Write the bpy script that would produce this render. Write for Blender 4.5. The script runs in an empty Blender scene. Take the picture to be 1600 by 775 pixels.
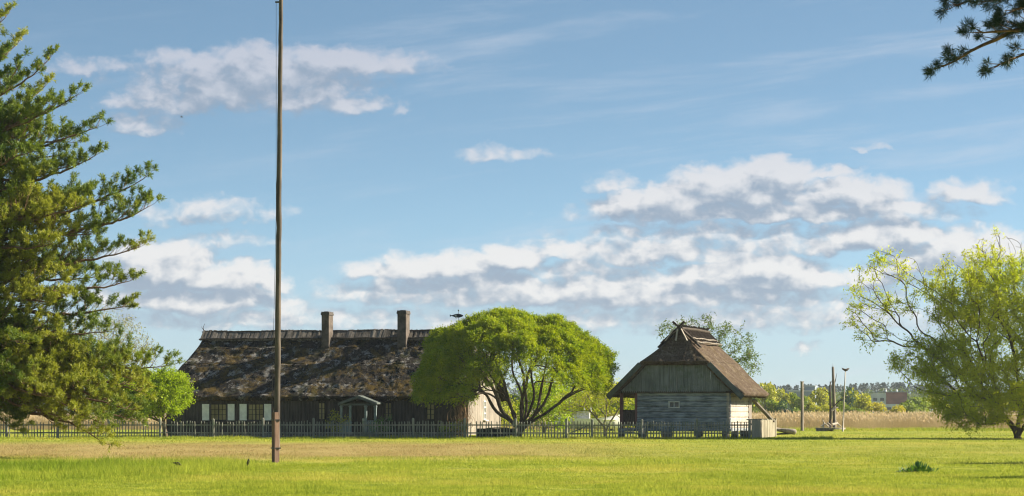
import bpy, math
import numpy as np
R = math.radians
def LOG(*a):
    pass
rng = np.random.default_rng(7)
S = bpy.context.scene
COL = S.collection
F, CX, HY, EYE = 4000.0, 800.0, 645.0, 1.58

def W(px, py, D):
    return np.array([(px-CX)/F*D, D, EYE+(HY-py)/F*D])

# ---------------------------------------------------------------- mesh helpers
class MB:
    def __init__(s): s.v=[]; s.f=[]; s.n=0
    def add(s, V, faces):
        V=np.asarray(V,float).reshape(-1,3); s.v.append(V)
        fa=np.asarray(faces,int)+s.n; s.f.append(fa); s.n+=len(V)
    def box(s, c, size, rz=0, M=None):
        x,y,z=[a/2 for a in size]
        V=np.array([[-x,-y,-z],[x,-y,-z],[x,y,-z],[-x,y,-z],[-x,-y,z],[x,-y,z],[x,y,z],[-x,y,z]])
        if M is not None: V=V@np.array(M).T
        if rz: ca,sa=math.cos(rz),math.sin(rz); V=V@np.array([[ca,sa,0],[-sa,ca,0],[0,0,1]])
        s.add(V+np.array(c), [[0,3,2,1],[4,5,6,7],[0,1,5,4],[1,2,6,5],[2,3,7,6],[3,0,4,7]])
    def hexa(s, P):   # 8 points bottom 4, top 4
        s.add(P, [[0,3,2,1],[4,5,6,7],[0,1,5,4],[1,2,6,5],[2,3,7,6],[3,0,4,7]])
    def bar(s, a, b, w, h=None, roll=0):   # rectangular bar a->b
        a=np.array(a,float); b=np.array(b,float); h=h or w
        d=(b-a); L=np.linalg.norm(d); d/=L
        up=np.array([0,0,1.]) if abs(d[2])<.95 else np.array([0,1.,0])
        u=np.cross(d,up); u/=np.linalg.norm(u); v=np.cross(u,d)
        if roll: u,v=u*math.cos(roll)+v*math.sin(roll), v*math.cos(roll)-u*math.sin(roll)
        P=[]
        for q in (a,b):
            for i,j in ((-1,-1),(1,-1),(1,1),(-1,1)): P.append(q+u*i*w/2+v*j*h/2)
        s.hexa(P)
    def tube(s, pts, rad, k=6, cap=True):
        pts=np.asarray(pts,float); n=len(pts)
        rad=np.broadcast_to(np.asarray(rad,float),(n,))
        t=np.gradient(pts,axis=0); t/=np.linalg.norm(t,axis=1,keepdims=True)+1e-9
        ref=np.array([0.31,0.17,1.0]); 
        m=np.abs((t@ (ref/np.linalg.norm(ref)))).mean()
        if m>.85: ref=np.array([1.0,.2,.1])
        u=np.cross(t,ref); u/=np.linalg.norm(u,axis=1,keepdims=True)+1e-9
        v=np.cross(t,u)
        a=np.arange(k)*2*np.pi/k
        V=pts[:,None,:]+rad[:,None,None]*(np.cos(a)[None,:,None]*u[:,None,:]+np.sin(a)[None,:,None]*v[:,None,:])
        i=np.arange(n-1)[:,None]*k; j=np.arange(k)[None,:]; j2=(j+1)%k
        q=np.stack([i+j,i+j2,i+k+j2,i+k+j],-1).reshape(-1,4)
        s.add(V.reshape(-1,3), q)
        if cap:
            base=s.n-n*k
            for off in (0,(n-1)*k):
                c=s.n; s.v.append(pts[[0 if off==0 else -1]]); s.n+=1
                s.f.append(np.array([[base+off+jj, base+off+(jj+1)%k, c, c] for jj in range(k)]))
    def build(s, name, mat, parent=None, smooth=False):
        V=np.concatenate(s.v)
        tri=[];quad=[]
        for fa in s.f:
            if fa.shape[1]==3: tri.append(fa)
            else:
                m=fa[:,2]==fa[:,3]
                if m.any(): tri.append(fa[m][:,:3])
                if (~m).any(): quad.append(fa[~m])
        me=bpy.data.meshes.new(name)
        nt=sum(len(a) for a in tri); nq=sum(len(a) for a in quad)
        me.vertices.add(len(V)); me.vertices.foreach_set('co',V.astype(np.float32).ravel())
        idx=np.concatenate([a.ravel() for a in tri]+[a.ravel() for a in quad]).astype(np.int32)
        me.loops.add(len(idx)); me.loops.foreach_set('vertex_index',idx)
        me.polygons.add(nt+nq)
        st=np.concatenate([np.arange(nt)*3, nt*3+np.arange(nq)*4]).astype(np.int32)
        me.polygons.foreach_set('loop_start',st)
        me.polygons.foreach_set('use_smooth',np.full(nt+nq,bool(smooth)))
        me.update(calc_edges=True); me.validate()
        me.materials.append(mat)
        o=bpy.data.objects.new(name,me); COL.objects.link(o)
        if parent is not None: o.parent=parent
        return o

def frame_mb(mb, T, rz):      # rotate everything in mb by rz about z and move by T
    ca,sa=math.cos(rz),math.sin(rz); M=np.array([[ca,sa,0],[-sa,ca,0],[0,0,1]])
    mb.v=[v@M+np.array(T) for v in mb.v]; return mb

def tag(o,label=None,cat=None,group=None,kind=None):
    if label: o['label']=label
    if cat: o['category']=cat
    if group: o['group']=group
    if kind: o['kind']=kind
    return o
def empty(name,loc,label,cat,rz=0,group=None):
    o=bpy.data.objects.new(name,None); COL.objects.link(o); o.location=[float(a) for a in loc]; o.rotation_euler=(0,0,rz)
    o.empty_display_size=.3
    return tag(o,label,cat,group)
def dup(root,loc,rz,sc,label,group=None):
    r=root.copy(); COL.objects.link(r); r.location=[float(a) for a in loc]; r.rotation_euler=(0,0,rz); r.scale=sc
    r['label']=label
    if group: r['group']=group
    for ch in list(root.children):
        c=ch.copy(); COL.objects.link(c); c.parent=r
    return r

# numpy value noise
def _h(ix,iy,iz,seed):
    n=(ix*374761393+iy*668265263+iz*2147483647//3+seed*974634777)&0xffffffff
    n=((n^(n>>13))*1274126177)&0xffffffff
    return ((n^(n>>16))&0xffff)/65535.0
def vnoise(P,seed=0):
    P=np.asarray(P,float); i=np.floor(P).astype(np.int64); f=P-i; f=f*f*(3-2*f); r=0
    for a in (0,1):
        for b in (0,1):
            for c in (0,1):
                w=(f[...,0] if a else 1-f[...,0])*(f[...,1] if b else 1-f[...,1])*(f[...,2] if c else 1-f[...,2])
                r=r+w*_h(i[...,0]+a,i[...,1]+b,i[...,2]+c,seed)
    return r
def fbm(P,octv=4,seed=0):
    r=0;a=.5;t=0
    for k in range(octv): r=r+a*vnoise(np.asarray(P)*2**k,seed+k); t+=a; a*=.5
    return r/t

# ---------------------------------------------------------------- material helpers
class NT:
    def __init__(s,nt): s.t=nt; nt.nodes.clear()
    def n(s,typ,ins=None,**kw):
        nd=s.t.nodes.new(typ)
        for k,v in kw.items(): setattr(nd,k,v)
        for k,v in (ins or {}).items():
            if isinstance(v,bpy.types.NodeSocket): s.t.links.new(v,nd.inputs[k])
            else: nd.inputs[k].default_value=v
        return nd
    def m(s,op,a,b=0.0,c=0.0,clamp=False):
        nd=s.n('ShaderNodeMath',{0:a,1:b,2:c} if op in('MULTIPLY_ADD','SMOOTH_MAX') else {0:a,1:b},operation=op); nd.use_clamp=clamp; return nd.outputs[0]
    def mix(s,f,a,b,bt='MIX'):
        nd=s.n('ShaderNodeMix',data_type='RGBA',blend_type=bt)
        for k,v in ((0,f),(6,a),(7,b)):
            if isinstance(v,bpy.types.NodeSocket): s.t.links.new(v,nd.inputs[k])
            else: nd.inputs[k].default_value=v if k==0 else (*v,1)
        return nd.outputs[2]
    def noise(s,vec,scale,detail=4,rough=.55,dist=0):
        return s.n('ShaderNodeTexNoise',{'Vector':vec,'Scale':scale,'Detail':detail,'Roughness':rough,'Distortion':dist}).outputs[0]
    def smooth(s,x,a,b,lo=0.,hi=1.):
        nd=s.n('ShaderNodeMapRange',{0:x,1:a,2:b,3:lo,4:hi},interpolation_type='SMOOTHSTEP'); return nd.outputs[0]
    def scale(s,vec,sc):
        return s.n('ShaderNodeVectorMath',{0:vec,1:sc},operation='MULTIPLY').outputs[0]
def newmat(name):
    m=bpy.data.materials.new(name); m.use_nodes=True; return m,NT(m.node_tree)
def finish(t,color,rough=.8,bump=None,bstr=.5,bdist=.02,spec=.3):
    ins={'Base Color':color if isinstance(color,bpy.types.NodeSocket) else (*color,1),'Roughness':rough,'Specular IOR Level':spec}
    p=t.n('ShaderNodeBsdfPrincipled',ins)
    if bump is not None:
        b=t.n('ShaderNodeBump',{'Height':bump,'Strength':bstr,'Distance':bdist}); t.t.links.new(b.outputs[0],p.inputs['Normal'])
    o=t.n('ShaderNodeOutputMaterial'); t.t.links.new(p.outputs[0],o.inputs[0])

def wood(name,c1,c2,grain=(6,6,.6),sc=3.,rough=.85,bd=.01,stain=None):
    m,t=newmat(name); co=t.n('ShaderNodeTexCoord').outputs['Object']
    v=t.scale(co,tuple(x*.5 for x in grain)); g=t.noise(v,sc,6,.7); big=t.noise(co,.9,3)
    f=t.m('ADD',t.m('MULTIPLY',g,.75),t.m('MULTIPLY',big,.35)); f=t.smooth(f,.36,.74)
    c=t.mix(f,c1,c2)
    if stain: c=t.mix(t.smooth(t.noise(co,2.3,4),.52,.68,0,.7),c,stain)
    finish(t,c,rough,g,.7,bd); return m
def leafmat(name,c1,c2,c3=None,trans=.38,scl=.6,rough=.55,tint=(1.25,1.3,.55)):
    m,t=newmat(name); co=t.n('ShaderNodeNewGeometry').outputs['Position']
    a=t.noise(co,scl,3); b=t.noise(co,9.,1)
    f=t.m('ADD',t.m('MULTIPLY',a,.7),t.m('MULTIPLY',b,.6)); f=t.smooth(f,.42,.88)
    c=t.mix(f,c1,c2)
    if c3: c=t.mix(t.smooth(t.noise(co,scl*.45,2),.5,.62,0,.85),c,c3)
    d=t.n('ShaderNodeBsdfPrincipled',{'Base Color':c,'Roughness':rough,'Specular IOR Level':.25})
    tc=t.mix(1.0,c,tint,'MULTIPLY')
    tr=t.n('ShaderNodeBsdfTranslucent',{0:tc})
    mx=t.n('ShaderNodeMixShader',{0:trans,1:d.outputs[0],2:tr.outputs[0]})
    o=t.n('ShaderNodeOutputMaterial'); t.t.links.new(mx.outputs[0],o.inputs[0]); return m
def plain(name,c,rough=.7,var=.25,scl=4,spec=.3,metal=0):
    m,t=newmat(name); co=t.n('ShaderNodeTexCoord').outputs['Object']
    n=t.noise(co,scl,5); c2=tuple(x*(1-var) for x in c); c1=tuple(min(1,x*(1+var*.6)) for x in c)
    finish(t,t.mix(t.smooth(n,.3,.7),c2,c1),rough,n,.4,.01,spec); return m

# ---- ground / grass colour, the same world-space function for soil and blades
def ground_color(t,pos,blade=False):
    sp=t.n('ShaderNodeSeparateXYZ',{0:pos}); x,y=sp.outputs[0],sp.outputs[1]
    n1=t.noise(pos,.11,4,.6); n2=t.noise(pos,.9,4,.6); n3=t.noise(t.scale(pos,(.35,.06,1)),1.,4,.6)
    g=t.mix(t.smooth(n2,.3,.72),(.235,.29,.03),(.40,.42,.05))
    g=t.mix(t.smooth(n1,.48,.66,0,.6),g,(.48,.42,.075))
    g=t.mix(t.smooth(t.noise(t.scale(pos,(.25,.05,1)),1.,3,.5),.52,.66,0,.45),g,(.22,.27,.02))
    g=t.mix(t.smooth(t.noise(pos,2.3,3,.6),.60,.72,0,.5),g,(.17,.22,.015))
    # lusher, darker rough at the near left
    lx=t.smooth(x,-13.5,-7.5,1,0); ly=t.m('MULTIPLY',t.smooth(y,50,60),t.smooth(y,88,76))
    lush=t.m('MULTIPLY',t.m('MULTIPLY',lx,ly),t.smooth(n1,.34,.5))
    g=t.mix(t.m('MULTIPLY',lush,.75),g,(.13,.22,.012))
    # trodden dry strip, strongest on the left
    yw=t.m('ADD',y,t.m('MULTIPLY',t.m('SUBTRACT',n3,.5),26.))
    s=t.m('MULTIPLY',t.smooth(yw,80,98),t.smooth(yw,146,122))
    fx=t.smooth(x,-4,9,1,.12)
    s=t.m('MULTIPLY',s,fx); s=t.m('MULTIPLY',s,t.smooth(n2,.3,.5,.72,1.))
    dry=t.mix(t.smooth(n3,.35,.65),(.33,.245,.085),(.42,.32,.125))
    c=t.mix(s,g,dry)
    if not blade: c=t.mix(.12,c,(.14,.12,.04))
    return c,n2
def mk_ground():
    m,t=newmat('ground_soil_and_lawn'); pos=t.n('ShaderNodeNewGeometry').outputs['Position']
    c,n2=ground_color(t,pos); fine=t.noise(pos,14.,5,.7)
    c=t.mix(t.smooth(fine,.35,.7,.35,0),c,(.07,.09,.015))
    finish(t,c,.95,t.m('ADD',t.m('MULTIPLY',fine,.4),n2),.9,.12,.1); return m
def mk_blade():
    m,t=newmat('grass_blades'); pos=t.n('ShaderNodeNewGeometry').outputs['Position']
    c,_=ground_color(t,pos,True); f=t.noise(pos,23.,1)
    c=t.mix(t.smooth(f,.35,.7),t.mix(1.,c,(.80,.88,.9),'MULTIPLY'),t.mix(1.,c,(1.2,1.15,1.5),'MULTIPLY'))
    d=t.n('ShaderNodeBsdfDiffuse',{0:c}); tr=t.n('ShaderNodeBsdfTranslucent',{0:c})
    mx=t.n('ShaderNodeMixShader',{0:.42,1:d.outputs[0],2:tr.outputs[0]})
    o=t.n('ShaderNodeOutputMaterial'); t.t.links.new(mx.outputs[0],o.inputs[0]); return m

def mk_thatch(name,base,pale,moss,dark,mossy=.5,palef=.5):
    m,t=newmat(name); co=t.n('ShaderNodeTexCoord').outputs['Object']
    st=t.noise(t.scale(co,(9,1.2,1.2)),3.,6,.75); fine=t.noise(co,9.,5,.8); big=t.noise(co,.85,6,.7,.6); mid=t.noise(co,1.7,5,.65)
    c=t.mix(t.smooth(t.m('ADD',t.m('MULTIPLY',st,.5),t.m('MULTIPLY',fine,.5)),.40,.58),dark,base)
    c=t.mix(t.smooth(t.m('ADD',mid,t.m('MULTIPLY',t.m('SUBTRACT',fine,.5),.5)),.53,.60,0,palef),c,pale)
    c=t.mix(t.smooth(t.noise(t.scale(co,(.25,.6,2.6)),1.6,4,.6),.46,.60,0,.38),c,dark)
    mo=t.smooth(t.m('ADD',big,t.m('MULTIPLY',t.m('SUBTRACT',fine,.5),.55)),.50,.58,0,mossy)
    c=t.mix(mo,c,moss)
    c=t.mix(t.smooth(t.noise(co,1.1,4),.56,.64,0,.6*mossy),c,(.045,.05,.015))
    finish(t,c,.95,t.m('ADD',t.m('MULTIPLY',fine,.9),st),1.,.10,.1); return m

M={}
M['ground']=mk_ground(); M['blade']=mk_blade()
M['thatch_old']=mk_thatch('mossy_old_thatch',(.052,.047,.042),(.25,.245,.235),(.105,.07,.012),(.009,.008,.0075),.75,1.0)
M['thatch_new']=mk_thatch('brown_reed_thatch',(.13,.10,.075),(.28,.235,.19),(.13,.10,.03),(.07,.045,.03),.22,.35)
M['ridge_reed']=wood('ridge_reed',(.010,.009,.008),(.22,.195,.165),(4.,.5,.5),3.,.95,.03)
M['dark_plank']=wood('tarred_dark_plank',(.016,.014,.013),(.075,.065,.06),(7,7,.5),2.,.8)
M['grey_plank']=wood('weathered_grey_plank',(.13,.115,.10),(.33,.29,.25),(8,8,.5),2.4,.85)
M['gable_plank']=wood('gable_plank',(.075,.09,.095),(.23,.255,.26),(9,9,.4),2.4,.85,.01,(.10,.13,.10))
M['log']=wood('shade_tinted_weathered_log',(.06,.08,.095),(.38,.41,.43),(.7,.7,7),3.2,.85,.02)  # dark bluish tint puts the front wall's shade into the wood colour
M['barge']=wood('barge_board',(.05,.065,.065),(.12,.14,.13),(2,2,2),2.,.8)
M['fence']=wood('fence_wood',(.12,.125,.105),(.34,.33,.27),(9,9,.7),2.,.9,.004,(.08,.12,.07))
M['board_fence']=wood('board_fence_wood',(.14,.125,.09),(.33,.30,.23),(7,7,.4),2.2,.9)
M['pole']=wood('mast_wood',(.035,.028,.024),(.165,.135,.11),(7,7,.35),3.,.8)
M['redpost']=wood('reddish_post',(.075,.042,.03),(.22,.14,.10),(7,7,.5),3.,.8)
M['redwood']=wood('red_brown_porch_wood',(.10,.05,.045),(.20,.10,.09),(7,7,.5),3.,.8)
M['deadwood']=wood('silver_deadwood',(.085,.072,.06),(.27,.235,.20),(6,6,.8),3.,.9)
M['palewood']=wood('pale_wood',(.26,.23,.19),(.50,.45,.39),(6,6,.8),3.,.8)
M['white']=plain('white_paint',(.78,.78,.76),.55,.12)
M['whitewood']=plain('off_white_paint',(.60,.60,.57),.6,.25)
M['bluepaint']=plain('faded_blue_white_paint',(.17,.215,.23),.6,.3)
M['chimney']=plain('sooty_plaster',(.10,.082,.07),.9,.45,2.5)
M['chimneycap']=plain('chimney_cap',(.08,.07,.065),.9,.3)
M['curtain']=plain('ochre_curtain',(.30,.25,.13),.9,.3,1.5)
M['stone']=plain('field_stone',(.16,.15,.13),.9,.5,3)
M['tar']=plain('tarred_hull',(.012,.014,.013),.6,.4,3)
M['boatgreen']=plain('dark_teal_hull',(.012,.03,.035),.45,.3,2)
M['steel']=plain('dark_metal',(.05,.05,.055),.5,.3)
M['vane']=plain('painted_vane',(.02,.02,.035),.6,.3)
M['rope']=plain('rope',(.10,.09,.08),.9,.2)
M['bird']=plain('dark_plumage',(.022,.018,.016),.6,.4,30)
M['beak']=plain('beak',(.25,.16,.03),.5,.1)
M['bark']=wood('willow_bark',(.045,.034,.025),(.15,.115,.08),(5,5,1.),4.,.95,.03)
M['bark_pine']=wood('pine_bark',(.07,.045,.03),(.24,.15,.095),(4,4,1.5),4.,.95,.02)
M['bark_grey']=wood('grey_bark',(.09,.08,.065),(.26,.23,.18),(5,5,1.),4.,.95,.02)
M['bark_dark']=wood('twig_bark',(.03,.024,.02),(.09,.07,.055),(5,5,1.),4.,.95,.02)
M['leaf_round']=leafmat('round_willow_leaves',(.13,.22,.006),(.38,.41,.010),None,.42,1.3)
M['leaf_bush']=leafmat('bush_leaves',(.18,.28,.008),(.36,.44,.014),None,.42,1.)
M['leaf_willow']=leafmat('willow_leaves',(.26,.31,.012),(.48,.52,.028),(.50,.51,.04),.52,.45)
M['leaf_tree']=leafmat('ash_leaves',(.06,.11,.02),(.16,.21,.04),None,.35,1.)
M['leaf_fruit']=leafmat('fruit_tree_leaves',(.24,.28,.02),(.44,.44,.05),None,.42,1.)
M['leaf_birch']=leafmat('budding_leaves',(.20,.20,.05),(.34,.32,.10),None,.35,1.)
M['leaf_yellow']=leafmat('yellow_shrub_leaves',(.22,.22,.03),(.42,.38,.06),None,.4,2.)
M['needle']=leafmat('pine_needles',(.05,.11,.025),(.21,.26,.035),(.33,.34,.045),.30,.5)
M['needle_dark']=leafmat('dark_pine_needles',(.012,.035,.022),(.035,.065,.035),None,.12,1.)
M['vine']=wood('dry_vine',(.13,.08,.045),(.34,.23,.15),(5,5,1),4.,.9)
M['weed']=leafmat('weed_leaves',(.03,.10,.02),(.11,.21,.04),None,.2,3.,.35)
M['low_green']=leafmat('ground_cover',(.07,.15,.01),(.20,.28,.02),None,.35,2.)
M['bg_willow']=leafmat('far_willow_leaves',(.26,.28,.03),(.46,.44,.05),(.48,.40,.05),.4,.08)
M['bg_green']=leafmat('far_green_leaves',(.13,.19,.03),(.27,.33,.05),None,.35,.08)
M['bg_dark']=leafmat('far_dark_bush_leaves',(.03,.08,.05),(.08,.14,.08),None,.2,.08)
M['bg_conifer']=leafmat('far_conifer_needles',(.010,.028,.022),(.025,.05,.034),None,.1,.02)
M['bg_conifer_lt']=leafmat('far_mixed_wood_leaves',(.07,.11,.03),(.16,.20,.05),None,.3,.02)
M['reed']=leafmat('dry_reeds',(.44,.35,.215),(.66,.55,.37),None,.45,.2,.6,(1.05,.95,.85))
M['bgrey']=plain('grey_blue_cladding',(.22,.26,.34),.7,.2,.2)
M['bred']=plain('brick_red_cladding',(.20,.09,.085),.7,.3,.3)
M['bwhite']=plain('pale_cladding',(.45,.48,.55),.7,.2,.2)
M['glass']=plain('dark_glazing',(.03,.035,.045),.2,.3,2,.6)
M['straw']=plain('nest_sticks',(.06,.045,.03),.9,.3)

# ---------------------------------------------------------------- trees
def grow(base,targets,w=.45,step=.35,seed=0,tip=.012,e=2.3,droop=0.,stems=None,minr=.006):
    """connect every target point to a growing skeleton; returns pos, parent, radius"""
    rg=np.random.default_rng(seed)
    pos=[np.array(base[0],float)]; par=[-1]; L=[0.]
    def addpath(i,tgt,wob):
        p0=pos[i]; d0=(p0-pos[par[i]]) if par[i]>=0 else np.array([0,0,1.])
        n0=np.linalg.norm(d0); d0=d0/n0 if n0>0 else d0
        D=np.linalg.norm(tgt-p0); n=max(1,int(round(D/step)))
        c=p0+d0*D*.45+np.array([0,0,droop*D]); last=i; off=rg.normal(0,1,3)*D*wob; off2=rg.normal(0,1,3)*D*wob*.5
        for k in range(1,n+1):
            s=k/n; q=(1-s)**2*p0+2*s*(1-s)*c+s*s*tgt+off*math.sin(math.pi*s)+off2*math.sin(2*math.pi*s)
            L.append(L[last]+np.linalg.norm(q-pos[last])); pos.append(q); par.append(last); last=len(pos)-1
        return last
    cur=0
    for b in base[1:]:
        cur=addpath(cur,np.array(b,float),.02)
    for st in (stems or []):
        cur=0
        for b in st: cur=addpath(cur,np.array(b,float),.03)
    T=np.array(targets); T=T[np.argsort(np.linalg.norm(T-np.array(base[0]),axis=1)+rg.normal(0,.4,len(T)))]
    ends=[]
    cap=np.zeros((len(pos)+len(T)*60,3)); ll=np.zeros(len(cap)); m=0
    for tg in T:
        while m<len(pos): cap[m]=pos[m]; ll[m]=L[m]; m+=1
        d=np.linalg.norm(cap[:m]-tg,axis=1)
        # prefer nodes lower than the target so limbs rise and spread
        cost=d+w*ll[:m]+np.maximum(0,cap[:m,2]-tg[2])*.35
        i=int(np.argmin(cost)); ends.append(addpath(i,tg,.05))
    pos=np.array(pos); par=np.array(par); n=len(pos); r=np.zeros(n); ch=[[] for _ in range(n)]
    for i in range(1,n): ch[par[i]].append(i)
    acc=np.zeros(n)
    for i in range(n-1,-1,-1):
        a=acc[i] if acc[i]>0 else tip**e
        r[i]=a**(1/e)+.0
        if par[i]>=0: acc[par[i]]+=a*1.004
    return pos,par,np.maximum(r,minr),ch,ends
def skel_mesh(mb,pos,par,r,ch,rs=1.,rmax=None,flare=1.25):
    rr=r*rs
    if rmax: rr=np.minimum(rr,rmax)
    starts=[0]; 
    while starts:
        s=starts.pop(); chain=[s] if par[s]<0 else [par[s],s]
        rad=[rr[s]] if par[s]<0 else [min(rr[s]*1.15,rr[par[s]]),rr[s]]
        i=s
        while ch[i]:
            c=sorted(ch[i],key=lambda q:-r[q]); starts+=c[1:]; i=c[0]; chain.append(i); rad.append(rr[i])
        if len(chain)<2: continue
        P=pos[chain]; rad=np.array(rad)
        if par[s]<0 and len(rad)>2: rad[0]*=flare; rad[1]*=1+(flare-1)*.3
        k=8 if rad.max()>.09 else (5 if rad.max()>.03 else 3)
        mb.tube(P,rad,k,cap=False)
def rdir(n,rg,zb=0,flat=1.):
    v=rg.normal(0,1,(n,3)); v[:,2]=v[:,2]*flat+zb; return v/(np.linalg.norm(v,axis=1,keepdims=True)+1e-9)
def leaves(mb,C,A,L,Wd,rg):
    """diamond leaves: centres C, long axis A"""
    n=len(C); B=np.cross(A,rdir(n,rg)); B/=np.linalg.norm(B,axis=1,keepdims=True)+1e-9
    l=(L*rg.uniform(.6,1.3,n))[:,None]; w=(Wd*rg.uniform(.6,1.3,n))[:,None]
    V=np.stack([C-A*l/2,C+B*w/2-A*l*.1,C+A*l/2,C-B*w/2-A*l*.1],1).reshape(-1,3)
    mb.add(V,np.arange(4*n).reshape(-1,4))
def clusters(mb,P,k,spread,L,Wd,rg,zb=-.3,out=None,szf=1.):
    P=np.repeat(np.asarray(P),k,0); n=len(P)
    C=P+rg.normal(0,1,(n,3))*np.array([spread,spread,spread*szf])
    A=rdir(n,rg,zb)
    leaves(mb,C,A,L,Wd,rg)
def shoots(mb,P,D,ln,k,L,Wd,rg,bend=(0,0,-.3),spread=.04,wig=.5):
    """leafy shoots: from P along D, length ln, k leaves each"""
    n=len(P); s=rg.uniform(.05,1,(n,k,1)); l=(ln*rg.uniform(.6,1.3,n))[:,None,None]
    C=P[:,None,:]+D[:,None,:]*s*l+np.array(bend)*(s*s)*l+rg.normal(0,spread,(n,k,3))
    A=np.repeat(D[:,None,:],k,1)+np.array(bend)*s*1.2+rg.normal(0,wig,(n,k,3)); A=A.reshape(-1,3)
    A/=np.linalg.norm(A,axis=1,keepdims=True)+1e-9
    leaves(mb,C.reshape(-1,3),A,L,Wd,rg)
def ell(n,c,r,rg,shell=0.):
    v=rdir(n,rg); q=rg.uniform(shell**3,1,n)**(1/3); return np.array(c)+v*q[:,None]*np.array(r)

def make_tree(name,label,cat,bx,D,ells,base,leafm,barkm,seed,ntar,kleaf,L,Wd,spread,group=None,w=.45,tip=.012,rs=1.,zb=-.3,leafdens=None,stems=None,droop=0.,bare=None,rz=0,step=.35,szf=1.,tw=0,twl=.5,twk=10):
    """ells: (px,py,dy,rx_px,ry_px,weight,leaf factor) crown volumes at distance D"""
    rg=np.random.default_rng(seed); k=D/F; O=np.array([(bx-CX)*k,D,0.])
    T=[];Wt=[]
    tot=sum(e[5] for e in ells)
    for e in ells:
        c=W(e[0],e[1],D)-O; c[1]+=e[2]; n=int(ntar*e[5]/tot)
        T.append(ell(n,c,(e[3]*k,(e[7] if len(e)>7 else e[3]*k),e[4]*k),rg,.35)); Wt.append(np.full(n,e[6],float))
    T=np.concatenate(T); Wt=np.concatenate(Wt); ok=T[:,2]>.5; T=T[ok]; Wt=Wt[ok]
    root=empty(name,O,label,cat,rz,group)
    pos,par,r,ch,ends=grow(base,T,w=w,seed=seed,tip=tip,stems=stems,droop=droop,step=step)
    mt=MB(); skel_mesh(mt,pos,par,r,ch,rs)
    # leaves hang on the outer nodes
    thin=np.where(r<tip*2.2)[0]
    dT=T[np.argmin(((pos[thin][:,None,:]-T[None,:,:])**2).sum(-1),1)] if len(thin)*len(T)<6e6 else None
    wt=Wt[np.argmin(((pos[thin][:,None,:]-T[None,:,:])**2).sum(-1),1)] if dT is not None else np.ones(len(thin))
    P=pos[thin]; keep=rg.random(len(P))<wt; P=P[keep]
    if tw:
        Pt=np.repeat(P,tw,0); Dt=rdir(len(Pt),rg,.15); e_=Pt+Dt*twl*.9+np.array([0,0,-.1])*twl
        B=np.cross(Dt,[.3,.2,1.]); B/=np.linalg.norm(B,axis=1,keepdims=True); V=np.stack([Pt-B*.006,Pt+B*.006,e_],1).reshape(-1,3)
        mt.add(V,np.arange(len(V)).reshape(-1,3))
    mt.build('trunk',barkm,root,True); mb=MB()
    if tw: shoots(mb,Pt,Dt,twl,twk,L,Wd,rg,(0,0,-.25),.07,.6)
    clusters(mb,P,kleaf,spread,L,Wd,rg,zb,szf=szf); mb.build('crown',leafm,root)
    LOG(name,'nodes',len(pos),'P',len(P),'quads',mb.n//4)
    return root

# ================================================================= SETTING
def build_ground():
    xs=np.unique(np.concatenate([np.linspace(-1700,-120,24),np.linspace(-120,120,121),np.linspace(120,1700,24)]))
    ys=np.unique(np.concatenate([np.linspace(-300,0,6),np.linspace(0,300,151),np.linspace(300,1750,30)]))
    X,Y=np.meshgrid(xs,ys); Z=np.zeros_like(X)
    near=np.clip(1-np.abs(Y-90)/55,0,1)
    Z+= (fbm(np.stack([X*.08,Y*.08,0*X],-1),3,3)-.5)*.16*near
    V=np.stack([X,Y,Z],-1).reshape(-1,3); nx=len(xs); ny=len(ys)
    i=np.arange(ny-1)[:,None]*nx; j=np.arange(nx-1)[None,:]
    q=np.stack([i+j,i+j+1,i+nx+j+1,i+nx+j],-1).reshape(-1,4)
    mb=MB(); mb.add(V,q); o=mb.build('ground',M['ground'],None,True)
    tag(o,'flat open lawn with a trodden dry strip running across it',None,None,'structure')
build_ground()
def gz(x,y):
    near=np.clip(1-np.abs(y-90)/55,0,1)
    return (fbm(np.stack([x*.08,y*.08,0*x],-1),3,3)-.5)*.16*near
def build_grass():
    rg=np.random.default_rng(11); mb=MB()
    def patch(n,d0,d1,h,wd,pw=1.,x0=-.225,x1=.225,cond=None,lean=.45):
        u=rg.random(n); y=(d0**(1-pw)+(d1**(1-pw)-d0**(1-pw))*u)**(1/(1-pw)) if pw!=1 else d0*(d1/d0)**u
        x=rg.uniform(x0,x1,n)*y
        if cond is not None: k=cond(x,y); x=x[k]; y=y[k]
        n=len(x); cl=fbm(np.stack([x*.7,y*.25,0*x],-1),3,21)
        hh=h*rg.uniform(.45,1.35,n)*(.15+1.75*cl)
        a=rg.uniform(0,2*np.pi,n); dx=np.cos(a)*wd/2; dy=np.sin(a)*wd/2; z=gz(x,y)-.005
        lx=rg.normal(0,lean,n)*hh; ly=rg.normal(0,lean,n)*hh
        V=np.stack([np.stack([x-dx,y-dy,z],-1),np.stack([x+dx,y+dy,z],-1),np.stack([x+lx,y+ly,z+hh],-1)],1).reshape(-1,3)
        mb.add(V,np.arange(3*n).reshape(-1,3))
    patch(260000,46.5,78,.055,.018,1.6)
    patch(120000,76,140,.055,.022,1.6)
    patch(60000,138,250,.07,.04,1.6)
    # rank tufts in the lusher left corner and along the strip's near edge
    patch(16000,60,84,.19,.016,1.,-.225,-.10,lambda x,y:fbm(np.stack([x*.5,y*.12,0*x],-1),3,5)>.5)
    patch(9000,76,84,.13,.018,1.,-.225,.1,lambda x,y:fbm(np.stack([x*.7,y*.3,0*x],-1),3,6)>.52)
    # uncut fringe at the foot of the fence
    patch(26000,152.2,156.6,.14,.03,1.,-.225,.125)
    patch(8000,222,240,.22,.05,1.,.09,.23)
    o=mb.build('grass',M['blade']); tag(o,'short yellow-green lawn grass covering the open field','grass',None,'stuff')
    print('grass',mb.n//3)
build_grass()
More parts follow.
